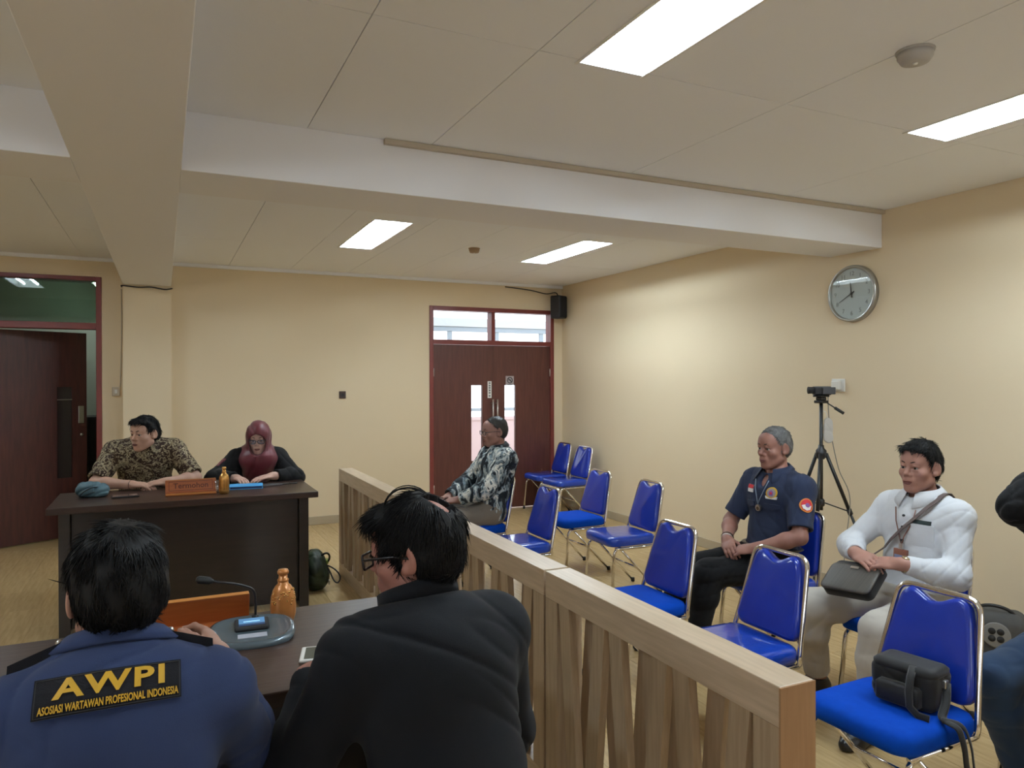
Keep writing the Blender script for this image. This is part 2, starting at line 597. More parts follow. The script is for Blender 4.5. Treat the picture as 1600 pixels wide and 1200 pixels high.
lf.location = (LDX0 + ft - d2.location.x, .06, 0)
lf.rotation_euler = (0, 0, math.radians(30))
MB().box((sa, .016, .62), (sb, .022, 1.56)).build('pane', M['glass_dark'], lf)
MB().box((lw - .085, -.006, 1.18), (lw - .03, .001, 1.36), .003).build('lock_plate', M['steel'], lf)
MB().box((sa, -.003, 1.425), (sb, .018, 1.433)).build('glazing_strip', M['steel'], lf)
k = MB().tube([(lw - .055, 0, 1.06), (lw - .055, -.012, 1.06)], .014, 12)
k.build('key_cylinder', M['steel'], lf)

# the corridor outside the doors
M['hall'] = mat('hall_wall_paint', (.55, .60, .53), .8)
M['parapet'] = mat('pinkish_parapet', (.66, .52, .56), .7)
M['alu'] = mat('grey_aluminium', (.30, .36, .42), .45, .3)
struct('floor_corridor', MB().box((XL, YB + .15, -.12), (11, 13.2, -.004)), M['slab'])
struct('wall_partition', MB().box((1.3, YB + .15, 0), (1.42, 10.6, ZC)), M['hall'])
struct('wall_hall', MB().box((XL, 10.6, 0), (1.42, 10.75, ZC)), M['hall'])
struct('ceiling_hall', MB().box((XL, YB + .15, ZC), (1.42, 10.75, ZC + .1)), M['hall'])
struct('wall_hall_end', MB().box((XL - .15, YB + .15, 0), (XL, 10.75, ZC)), M['hall'])
struct('wall_outside', MB().box((1.42, 11.4, 0), (11, 11.55, .95)).box((1.42, 11.38, .95), (11, 11.57, 1.0)), M['parapet'])
w = tag(empty('window_1', (6, 11.45, 0)), kind='structure')
def wpart(nm, lo, hi, m='alu'):
    return rel(MB().box(lo, hi, .004).build(nm, M[m]), w)
wpart('sill_rail', (1.42, 11.44, 1.10), (11, 11.50, 1.15))
wpart('head_rail', (1.42, 11.43, 2.44), (11, 11.51, 2.52))
M['lintel'] = mat('pale_grey_lintel', (.52, .57, .62), .6)
wpart('lintel', (1.42, 11.40, 2.52), (11, 11.54, 2.66), 'lintel')
for i in range(9):
    wpart('mullion', (3.42 + i * .86, 11.45, 1.0), (3.50 + i * .86, 11.49, 2.46))

# ------------------------------------------------------------------ fluorescent lights
TUBES = {}
def ceiling_light(r, label, power=1.0):
    if power not in TUBES:
        TUBES[power] = glow('lit_fluorescent_tube', (.77, .905, 1.0), TUBE * power)
    x0, x1, ya, yb = r
    t = thing('ceiling_light', label, 'light', ((x0 + x1) / 2, (ya + yb) / 2, ZC), group='recessed twin tube lights')
    w2, l2 = (x1 - x0) / 2, (yb - ya) / 2
    e = .004
    hb = MB()
    hb.box((-w2, -l2, .088), (w2, l2, .092))
    hb.box((-w2, -l2, -.002), (-w2 + e, l2, .09)).box((w2 - e, -l2, -.002), (w2, l2, .09))
    hb.box((-w2, -l2, -.002), (w2, -l2 + e, .09)).box((-w2, l2 - e, -.002), (w2, l2, .09))
    hb.box((-w2 - .012, -l2 - .012, -.004), (-w2 + .002, l2 + .012, -.0005)).box((w2 - .002, -l2 - .012, -.004), (w2 + .012, l2 + .012, -.0005))
    hb.build('housing', M['lamp_white'], t)
    rf = MB().prism([(-.02, .088), (.02, .088), (.0, .045)], -l2 + .01, l2 - .01, Matrix.Rotation(PI / 2, 4, 'X'))
    rf.build('reflector', M['lamp_white'], t)
    for s in (-1, 1):
        MB().tube([(s * .075, -l2 + .03, .045), (s * .075, l2 - .03, .045)], .0145, 12).build('tube', TUBES[power], t)
    return t
ceiling_light(LAMPS[0], 'large bright ceiling light cut off by the top edge of the photo')
ceiling_light(LAMPS[1], 'bright ceiling light at the upper right edge, past the round smoke detector', 1.45)
ceiling_light(LAMPS[2], 'far ceiling light to the left of the small brown smoke detector')
ceiling_light(LAMPS[3], 'far ceiling light nearest the double door and the corner speaker', 1.45)
ceiling_light(LAMPS[4], 'ceiling light in the far left bay before the ajar door', .8)
ceiling_light(LAMPS[5], 'ceiling light in the near left bay beyond the deep beam', .7)
t = thing('hall_light', 'fluorescent light seen through the left door transom glass', 'light', (-.72, 9.75, ZC))
MB().box((-.05, -.5, -.05), (.05, .5, 0), .008).build('housing', M['lamp_white'], t)
MB().tube([(0, -.48, -.07), (0, .48, -.07)], .014, 10).build('tube', glow('hall_tube', (.9, 1, .95), 45.0), t)

# ------------------------------------------------------------------ fittings on walls and ceiling
def detector(name, loc, label, c, r=.05):
    t = thing(name, label, 'smoke detector', loc)
    MB().lathe([(r * 1.05, -.008), (r * 1.1, 0)], 24).build('base', c, t)
    MB().lathe([(r * .5, -.045), (r * .8, -.042), (r, -.022), (r, -.008)], 24).build('dome', c, t)
    MB().lathe([(r * .12, -.050), (r * .16, -.044)], 10).build('indicator', M['white'], t)
detector('smoke_detector', (2.621, 6.306, ZC), 'small brown smoke detector between the two far ceiling lights', mat('yellowed_plastic', (.36, .25, .15), .5))
detector('smoke_detector', (2.547, 1.829, ZC), 'pale grey smoke detector between the two near ceiling lights', mat('grey_plastic', (.45, .43, .41), .5), .062)

# clock
ck = thing('wall_clock', 'round silver-rimmed wall clock high on the right wall', 'clock', (XR, 3.893, 2.272))
mt = basis(Vector((0, -1, 0)), Vector((0, 0, 1)), Vector((-1, 0, 0)), (0, 0, 0))     # local x = to the right as seen, z = out of the wall
M['dial'] = mat('clock_dial', (.60, .64, .64), .35)
M['numeral'] = mat('faded_numerals', (.20, .21, .21), .6)
M['silver'] = mat('silver_rim', (.42, .42, .40), .3, .8)
rim = MB().lathe([(.215, .0), (.215, .030), (.208, .040), (.196, .040), (.190, .030), (.190, .0)], 56, mt)
rim.build('rim', M['silver'], ck)
MB().lathe([(.191, .006), (.191, .026)], 48, mt, False).build('dial', M['dial'], ck)
for h in range(1, 13):
    nm = MB()
    a = PI / 2 - h * PI / 6
    v, f = text_mesh(str(h), .046, .0006)
    nm.add([(x + .150 * math.cos(a), y + .150 * math.sin(a), z + .0268) for x, y, z in v], f, False, mt)
    nm.build('numeral', M['numeral'], ck)
def hand(nmh, ang, L, wd, z):
    a = PI / 2 - ang
    R = mt @ Matrix.Rotation(a, 4, 'Z')
    MB().prism([(-.03, -wd), (L, -wd * .45), (L, wd * .45), (-.03, wd)], z, z + .0015, R).build(nmh, M['ink'], ck)
hand('hour_hand', math.radians(352), .085, .0055, .029)
hand('minute_hand', math.radians(241), .125, .0045, .0315)
MB().lathe([(.009, .028), (.009, .036)], 14, mt).build('hub', M['ink'], ck)
MB().lathe([(.19, .0385), (.19, .0395)], 48, mt, False).build('cover_glass', glass('clock_glass', (.95, .97, .97), .06), ck)

# corner speaker
sp = thing('corner_speaker', 'small black loudspeaker high in the corner beside the double door', 'speaker', (4.60, 8.24, 2.415), math.radians(28))
MB().box((-.085, -.07, 0), (.085, .08, .29), .014).build('cabinet', M['speaker'], sp)
MB().box((-.072, -.079, .015), (.072, -.069, .275), .006).build('grille', mat('speaker_grille', (.01, .01, .013), .8, bump=(300, .5)), sp)
MB().tube([(0, .07, .15), (.0, .125, .16)], .012, 8).build('bracket', M['steel'], sp)
for nm_, m_, (x, y, z), lab in (('wall_socket', M['ink'], (1.853, YB, 1.458), 'small dark square socket plate alone on the bare back wall'),
                               ):
    t = thing(nm_, lab, 'socket', (x, y, z))
    MB().box((-.038, -.012, -.042), (.038, 0, .042), .004).build('plate', mat('brown_plate', (.045, .022, .018), .5), t)
    MB().box((-.016, -.016, -.018), (.016, -.012, .018), .002).build('insert', M['ink'], t)
t = thing('light_switch', 'small cream switch box at the left foot of the cable on the pier', 'switch', (-.425, YB, 1.515))
MB().box((-.035, -.03, -.045), (.035, 0, .045), .006).build('box', M['trim'], t)
MB().box((-.012, -.036, -.02), (.012, -.03, .02), .003).build('rocker', M['white'], t)
t = thing('wall_outlet', 'white socket with plugged adapter on right wall behind the camcorder', 'socket', (XR, 4.03, 1.578))
MB().box((-.012, -.06, -.05), (0, .06, .05), .004).build('plate', M['white'], t)
MB().box((-.05, -.035, -.035), (-.012, .035, .035), .008).build('adapter', M['white'], t)

def cable(pts, r, label, m=None, nm='cable'):
    p = []
    pts = [Vector(q) for q in pts]
    for i in range(len(pts) - 1):
        a, b = pts[i], pts[i + 1]
        pa, pb = pts[max(i - 1, 0)], pts[min(i + 2, len(pts) - 1)]
        p += bez(a, a + (b - pa) / 6, b - (pb - a) / 6, b, 6)[:-1]
    p.append(pts[-1])
    return tag(MB().tube(p, r, 6).build(nm, m or M['black']), label, 'cable')
cable([(BX0 - .012, 8.30, 2.565), (BX0 + .0, 8.188, 2.565), (-.22, 8.19, 2.555), (-.10, 8.19, 2.562), (.02, 8.19, 2.545), (BX1 + .012, 8.2, 2.56)], .007,
      'thin dark cable sagging under the beam end across the pier top')
cable([(BX0 - .02, YB - .008, 2.55), (BX0 - .018, YB - .008, 2.1), (BX0 - .035, YB - .008, 1.56)], .005, 'thin cable running down the pier side to the switch box', M['trim'])
cable([(3.9, YB - .02, 2.80), (4.25, YB - .02, 2.775), (4.48, YB - .02, 2.74), (4.64, YB - .02, 2.755), (4.66, 8.36, 2.6)], .007, 'thin dark cable drooping from the cornice to the corner speaker')
# signs on the double door
t = thing('door_sticker', 'narrow white vertical sticker beside the door pull handles', 'sticker', (3.695, YB + .011, 1.505))
MB().box((-.027, -.002, -.105), (.027, 0, .105)).build('sheet', M['paper'], t)
mk = MB()
for i, zz in enumerate((.082, .050, .022, -.008, -.040, -.078)):
    mk.box((-.011, -.003, zz - .009), (.011, -.0021, zz + .009))
mk.build('print', mat('faded_print', (.12, .13, .14), .8), t)
t = thing('no_smoking_sign', 'square grey no smoking sign above the right door slit', 'sign', (3.975, YB + .011, 1.618))
MB().box((-.057, -.003, -.058), (.057, 0, .058)).build('plate', mat('grey_sign', (.42, .37, .38), .5), t)
g = MB().tube([(.035 * math.cos(a * PI / 12), -.004, .005 + .035 * math.sin(a * PI / 12)) for a in range(24)], .005, 6, True)
g.tube([(-.025, -.004, .03), (.025, -.004, -.02)], .005, 6)
g.tube([(-.024, -.0035, .006), (.022, -.0035, .006)], .004, 6)
g.box((-.035, -.004, -.052), (.035, -.003, -.044))
g.build('symbol', M['ink'], t)
# cabinet beyond the ajar door
t = thing('black_cabinet', 'black cabinet standing in the hall beyond the ajar left door', 'cabinet', (-.78, 10.1, 0))
MB().box((-.35, -.25, .05), (.35, .25, 1.2), .006).build('body', M['black'], t)
for s in (-1, 1):
    MB().box((s * .172 - .168, -.268, .07), (s * .172 + .168, -.25, 1.18), .004).build('cabinet_door', M['black'], t)
MB().box((-.33, -.23, 0), (.33, .23, .05)).build('plinth', M['black'], t)

# ------------------------------------------------------------------ balustrade
def railing(ya, yb, nv, label, end_near=False):
    x0, x1, H = 1.33, 1.44, .885
    t = thing('railing', label, 'railing', (x0, ya, 0), group='oak balustrade sections')
    L = yb - ya
    W = x1 - x0
    MB().box((0, 0, .785), (W, L, H), .0025).build('top_rail', M['oak'], t)
    MB().box((0, 0, .0), (W, L, .10), .0025).build('bottom_rail', M['oak'], t)
    st = .09
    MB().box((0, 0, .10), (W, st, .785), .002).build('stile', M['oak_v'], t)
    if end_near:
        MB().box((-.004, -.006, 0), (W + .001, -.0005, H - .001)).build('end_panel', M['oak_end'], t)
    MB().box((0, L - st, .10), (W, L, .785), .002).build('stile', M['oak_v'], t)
    inner = L - 2 * st
    pitch = inner / nv
    z0, z1 = .10, .785
    for layer, (xa, xb) in enumerate(((.002, .030), (.078, .106))):
        for i in range(nv):
            c = st + pitch * (i + .5)
            for s in (-1, 1):
                if layer == 0:
                    ct, cb = c + s * pitch * .355, c + s * pitch * .15
                else:
                    ct, cb = c + s * pitch * .15, c + s * pitch * .355
                wt = .072
                # a slanted board between the rails
                pts = [(cb - wt / 2, z0), (cb + wt / 2, z0), (ct + wt / 2, z1), (ct - wt / 2, z1)]
                v = [(xa, p, q) for p, q in pts] + [(xb, p, q) for p, q in pts]
                f = [(0, 3, 2, 1), (4, 5, 6, 7), (0, 1, 5, 4), (1, 2, 6, 5), (2, 3, 7, 6), (3, 0, 4, 7)]
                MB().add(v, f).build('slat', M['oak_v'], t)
    return t
railing(1.302, 2.492, 3, 'nearest oak railing section with its brown end by the camera bag chair', True)
railing(2.508, 4.33, 5, 'middle oak railing section behind the man in the black jacket')
railing(4.34, 6.165, 5, 'farthest oak railing section ending near the dark desk')

# ------------------------------------------------------------------ stacking chairs (front towards local +Y)
def make_chair():
    t = empty('stacking_chair')
    # seat
    out = rrect(.42, .42, .07, 5, 0, .02)
    MB().slab(out, [(.03, .385), (.004, .392), (0, .405), (0, .435), (.008, .450), (.025, .459), (.055, .463)]).build('seat', M['seatcloth'], t)
    # backrest, built flat (u right, v up) then tilted
    def W(v):      # half width
        return .192 - .058 * (v / .36)
    o = []
    for k in range(6):
        a = -PI / 2 + PI / 2 * k / 5
        o.append((W(.05) - .05 + .05 * math.cos(a), .05 + .05 * math.sin(a)))
    o += [(W(.12), .12), (W(.2), .2), (W(.28), .28)]
    for k in range(1, 7):
        a = PI / 2 * k / 6
        o.append((W(.35) - .05 + .05 * math.cos(a), .315 + .05 * math.sin(a)))
    o += [(.068, .360), (.050, .351), (.030, .340), (.013, .334)]
    full = o + [(0, .332)] + [(-x, y) for x, y in reversed(o)]
    tilt = math.radians(14)
    B = Matrix.Translation((0, -.185, .462)) @ Matrix.Rotation(PI / 2 + tilt, 4, 'X')
    MB().slab(full, [(.02, -.030), (.006, -.026), (0, -.012), (0, .008), (.006, .018), (.018, .025), (.036, .028)], B).build('backrest', M['vinyl'], t)
    # frame: side rail, upright and top bar in one tube
    def bp(u, v, n=0.0):
        return B @ Vector((u, v, n))
    path = [(.185, .175, .372), (.19, -.185, .372)] + [bp(W(0) + .012, -.06, -.002), bp(W(.3) + .012, .372, -.002)]
    path = path + [Vector((-p[0], p[1], p[2])) for p in reversed(path)]
    MB().tube(fillet(path, .055, 6), .0115, 10).build('frame', M['chrome'], t)
    for s in (-1, 1):
        lg = MB()
        lg.tube(fillet([(s * .185, .10, .372), (s * .187, .185, .366), (s * .20, .215, .012)], .045, 5), .011, 8)
        l = lg.build('leg', M['chrome'], t)
        MB().lathe([(.013, 0), (.015, .006), (.014, .03)], 12, Matrix.Translation((s * .2, .2155, 0))).build('foot_cap', M['rubber'], l)
        lg = MB()
        lg.tube([(s * .172, .13, .372), (s * .19, -.215, .012)], .010, 8)
        l = lg.build('leg', M['chrome'], t)
        MB().lathe([(.013, 0), (.015, .006), (.014, .03)], 12, Matrix.Translation((s * .19, -.218, 0))).build('foot_cap', M['rubber'], l)
    MB().tube([(-.1795, -.02, .215), (.1795, -.02, .215)], .008, 8).build('crossbar', M['chrome'], t)
    MB().tube([(-.186, .12, .372), (.186, .12, .372)], .009, 8).build('crossbar', M['chrome'], t)
    return t

chair0 = make_chair()
CH = {}
def chair(key, x, y, deg, label, wrapped=False):
    c = chair0 if not CH else copy_tree(chair0)
    CH[key] = c
    c.location = (x, y, 0)
    c.rotation_euler = (0, 0, math.radians(deg))
    tag(c, label, 'chair', 'blue stacking chairs')
    if wrapped:
        for ch in c.children:
            if ch.name.startswith('seat'):
                ch.data = ch.data.copy()
                ch.data.materials.clear()
                ch.data.materials.append(M['seatwrap'])
    return c
chair('e', 2.37, 1.79, 92, 'nearest blue chair, with a black camera bag on its seat')
chair('d', 2.32, 2.53, 90, 'blue chair in front of the white-shirted man, behind the near railing', True)
chair('c', 2.30, 3.26, 90, 'blue chair in front of the man in the navy uniform')
chair('b', 2.33, 4.80, 90, 'blue chair right after the man in black and white batik, by the railing', True)
chair('a', 2.33, 5.56, 90, 'blue chair holding the man in black and white batik')
chair('r4', 3.19, 4.72, 88, 'empty blue chair with a clear-wrapped seat in the middle of the wall row', True)
chair('r5', 3.21, 5.47, 92, 'empty blue chair with a plain cloth seat, next before the corner pair')
chair('D', 3.26, 3.27, 90, 'blue chair that the man in navy uniform sits on', True)
chair('E', 3.27, 2.40, 90, 'blue chair that the man in the white shirt sits on')
chair('F', 3.27, 1.62, 90, 'blue chair under the person cut off by the right edge')
chair('k1', 4.33, 8.08, 90, 'blue chair in the corner right against the double door wall', True)
chair('k2', 4.31, 7.55, 92, 'blue chair by the wall, second from the double door corner', True)

# ------------------------------------------------------------------ desks
def desk(label, x0, x1, yf, yr, front):
    """front: -1 if the modesty panel faces -y"""
    H = .83
    t = thing('desk', label, 'desk', ((x0 + x1) / 2, (yf + yr) / 2, 0))
    w2, d2 = (x1 - x0) / 2, (yr - yf) / 2
    MB().box((-w2, -d2, H - .042), (w2, d2, H), .004).build('desk_top', M['desk_top'], t)
    for s in (-1, 1):
        a, b = sorted((s * (w2 - .06), s * (w2 - .125)))
        MB().box((a, -d2 + .05, 0), (b, d2 - .05, H - .042), .003).build('side_panel', M['desk'], t)
    y = front * (d2 - .10)
    MB().box((-w2 + .125, min(y, y - front * .022), .04), (w2 - .125, max(y, y - front * .022), H - .042), .002).build('front_panel', M['desk'], t)
    return t
desk('dark wooden desk of the seated pair, in front of the far wall', -.655, 1.0, 5.31, 6.02, -1)
desk('dark wooden desk under the arms of the two men seen from behind', -.80, .86, 1.93, 2.63, 1)

# ------------------------------------------------------------------ implicit surfaces for bodies and cloth
def V(*a):
    return np.array(a, dtype=np.float64)

def unit(v):
    v = np.asarray(v, float)
    return v / max(np.linalg.norm(v), 1e-9)

class Field:
    """signed distance on a grid; primitives are blended in only where they matter"""
    def __init__(self, lo, hi, res):
        self.lo = np.array(lo, float)
        self.res = res
        self.n = np.maximum(np.ceil((np.array(hi) - self.lo) / res).astype(int) + 1, 4)
        self.v = np.full(self.n, .5, np.float32)
    def _sub(self, a, b, m):
        i0 = np.clip(np.floor((np.minimum(a, b) - m - self.lo) / self.res).astype(int), 0, self.n)
        i1 = np.clip(np.ceil((np.maximum(a, b) + m - self.lo) / self.res).astype(int) + 1, 0, self.n)
        if np.any(i1 - i0 < 1):
            return None, None
        sl = tuple(slice(x, y) for x, y in zip(i0, i1))
        ax = [(self.lo[k] + self.res * np.arange(i0[k], i1[k])).astype(np.float32) for k in range(3)]
        return sl, (ax[0][:, None, None], ax[1][None, :, None], ax[2][None, None, :])
    def _mix(self, sl, d, k, op):
        s = self.v[sl]
        if op == 'add':
            h = np.maximum(k - np.abs(s - d), 0) / max(k, 1e-6)
            self.v[sl] = np.minimum(s, d) - h * h * k * .25
        else:
            d = -d
            h = np.maximum(k - np.abs(s - d), 0) / max(k, 1e-6)
            self.v[sl] = np.maximum(s, d) + h * h * k * .25
    def cone(self, a, b, ra, rb=None, k=.02, op='add', infl=0.0):
        rb = ra if rb is None else rb
        ra, rb = ra + infl, rb + infl
        a, b = np.asarray(a, float), np.asarray(b, float)
        sl, P = self._sub(a, b, max(ra, rb) + k + 2.5 * self.res)
        if sl is None: return self
        d = b - a
        L2 = max(float(d @ d), 1e-9)
        t = np.clip(((P[0] - a[0]) * d[0] + (P[1] - a[1]) * d[1] + (P[2] - a[2]) * d[2]) / L2, 0, 1)
        q = np.sqrt((P[0] - a[0] - t * d[0]) ** 2 + (P[1] - a[1] - t * d[1]) ** 2 + (P[2] - a[2] - t * d[2]) ** 2) - (ra + t * (rb - ra))
        self._mix(sl, q.astype(np.float32), k, op)
        return self
    def ell(self, c, r, R=None, k=.02, op='add', infl=0.0):
        c = np.asarray(c, float)
        r = np.asarray(r, float) + infl
        m = r.max()
        sl, P = self._sub(c, c, m + k + 2.5 * self.res)
        if sl is None: return self
        x, y, z = P[0] - c[0], P[1] - c[1], P[2] - c[2]
        if R is not None:
            x, y, z = (R[0, 0] * x + R[1, 0] * y + R[2, 0] * z, R[0, 1] * x + R[1, 1] * y + R[2, 1] * z, R[0, 2] * x + R[1, 2] * y + R[2, 2] * z)
        k0 = np.sqrt((x / r[0]) ** 2 + (y / r[1]) ** 2 + (z / r[2]) ** 2)
        k1 = np.sqrt((x / r[0] ** 2) ** 2 + (y / r[1] ** 2) ** 2 + (z / r[2] ** 2) ** 2)
        q = k0 * (k0 - 1) / np.maximum(k1, 1e-6)
        self._mix(sl, q.astype(np.float32), k, op)
        return self
    def axes(self):
        ax = [(self.lo[k] + self.res * np.arange(self.n[k])).astype(np.float32) for k in range(3)]
        return ax[0][:, None, None], ax[1][None, :, None], ax[2][None, None, :]
    def cut(self, p, n, k=.004):
        """remove the side that n points to"""
        X, Y, Z = self.axes()
        n = unit(n)
        d = (X - p[0]) * n[0] + (Y - p[1]) * n[1] + (Z - p[2]) * n[2]
        self._mix((slice(None),) * 3, (-d).astype(np.float32), k, 'sub')
        return self
    def fold(self, amp, freq, seed, dirs=None, warp=.6):
        """cloth wrinkles: ridged warped waves added to the distance"""
        r = np.random.default_rng(seed)
        X, Y, Z = self.axes()
        w = [np.sin(X * r.uniform(6, 14) + Y * r.uniform(6, 14) + Z * r.uniform(6, 14) + r.uniform(0, 6)) for _ in range(2)]
        tot = 0
        for i in range(4):
            d = unit(r.normal(size=3)) if dirs is None else unit(np.array(dirs[i % len(dirs)], float) + r.normal(size=3) * .25)
            ph = (X * d[0] + Y * d[1] + Z * d[2]) * freq * r.uniform(.7, 1.4) + w[i % 2] * warp * 2.5 + r.uniform(0, 6)
            s = 1 - np.abs(np.sin(ph))
            g = .5 + .7 * np.sin(X * r.uniform(-11, 11) + Y * r.uniform(-11, 11) + Z * r.uniform(-9, 9) + r.uniform(0, 6))
            tot = tot + (s * s * s - .25) * np.clip(g, 0, 1) ** 2 * 1.3
        self.v += (amp * tot).astype(np.float32)
        return self
    def tri(self, p):
        q = (p - self.lo) / self.res
        i = np.clip(np.floor(q).astype(int), 0, self.n - 2)
        f = q - i
        o = 0
        for dx in (0, 1):
            for dy in (0, 1):
                for dz in (0, 1):
                    w = (f[:, 0] if dx else 1 - f[:, 0]) * (f[:, 1] if dy else 1 - f[:, 1]) * (f[:, 2] if dz else 1 - f[:, 2])
                    o = o + w * self.v[i[:, 0] + dx, i[:, 1] + dy, i[:, 2] + dz]
        return o
    def grad(self, p):
        e = self.res * .75
        return np.stack([self.tri(p + np.eye(3)[k] * e) - self.tri(p - np.eye(3)[k] * e) for k in range(3)], 1) / (2 * e)
    def mesh(self, relax=1):
        v = self.v.copy()
        v[0], v[-1] = np.maximum(v[0], .01), np.maximum(v[-1], .01)
        v[:, 0], v[:, -1] = np.maximum(v[:, 0], .01), np.maximum(v[:, -1], .01)
        v[:, :, 0], v[:, :, -1] = np.maximum(v[:, :, 0], .01), np.maximum(v[:, :, -1], .01)
        self.v = v
        s = v < 0
        c = np.zeros(self.n - 1, np.int8)
        for dx in (0, 1):
            for dy in (0, 1):
                for dz in (0, 1):
                    c += s[dx:self.n[0] - 1 + dx, dy:self.n[1] - 1 + dy, dz:self.n[2] - 1 + dz]
        act = (c > 0) & (c < 8)
        I = np.argwhere(act)
        idx = np.full(self.n - 1, -1, np.int64)
        idx[act] = np.arange(len(I))
        acc = np.zeros((len(I), 3))
        cnt = np.zeros(len(I))
        for ax in range(3):
            o1, o2 = [k for k in range(3) if k != ax]
            for da in (0, 1):
                for db in (0, 1):
                    A = I.copy(); A[:, o1] += da; A[:, o2] += db
                    B = A.copy(); B[:, ax] += 1
                    va, vb = v[A[:, 0], A[:, 1], A[:, 2]], v[B[:, 0], B[:, 1], B[:, 2]]
                    m = (va < 0) != (vb < 0)
                    t = va / np.where(m, va - vb, 1)
                    P = A.astype(float); P[:, ax] += t
                    acc[m] += P[m]
                    cnt[m] += 1
        p = self.lo + self.res * acc / cnt[:, None]
        quads = []
        for ax in range(3):
            o1, o2 = (ax + 1) % 3, (ax + 2) % 3
            sa = [slice(None)] * 3; sb = [slice(None)] * 3
            sa[ax] = slice(0, -1); sb[ax] = slice(1, None)
            a, b = s[tuple(sa)], s[tuple(sb)]
            E_ = np.argwhere(a != b)
            E_ = E_[(E_[:, o1] > 0) & (E_[:, o2] > 0) & (E_[:, o1] < self.n[o1] - 1) & (E_[:, o2] < self.n[o2] - 1)]
            ins = a[E_[:, 0], E_[:, 1], E_[:, 2]]
            def g(d1, d2):
                q = E_.copy(); q[:, o1] -= d1; q[:, o2] -= d2
                return idx[q[:, 0], q[:, 1], q[:, 2]]
            Q = np.stack([g(1, 1), g(0, 1), g(0, 0), g(1, 0)], 1)
            Q[~ins] = Q[~ins][:, ::-1]
            quads.append(Q)
        q = np.concatenate(quads)
        q = q[(q >= 0).all(1)]
        for _ in range(relax):
            gr = self.grad(p)
            p = p - np.clip(self.tri(p), -self.res, self.res)[:, None] * gr / np.maximum((gr ** 2).sum(1), .2)[:, None]
        return p, q

def join_parts(parts):
    vs, qs, o = [], [], 0
    for p, q in parts:
        vs.append(p); qs.append(q + o); o += len(p)
    return np.concatenate(vs), np.concatenate(qs)

def rotm(ax, ang):
    return np.array(Matrix.Rotation(ang, 3, ax if isinstance(ax, str) else Vector(ax)))

def ik(a, b, l1, l2, pole):
    a, b = np.asarray(a, float), np.asarray(b, float)
    d = b - a
    L = np.linalg.norm(d)
    if L > (l1 + l2) * .995:
        b = a + d / L * (l1 + l2) * .995
        d = b - a
        L = np.linalg.norm(d)
    x = (l1 * l1 - l2 * l2 + L * L) / (2 * L)
    h = math.sqrt(max(l1 * l1 - x * x, 0))
    u = d / L
    p = np.asarray(pole, float)
    p = unit(p - u * (p @ u))
    return a + u * x + p * h, b

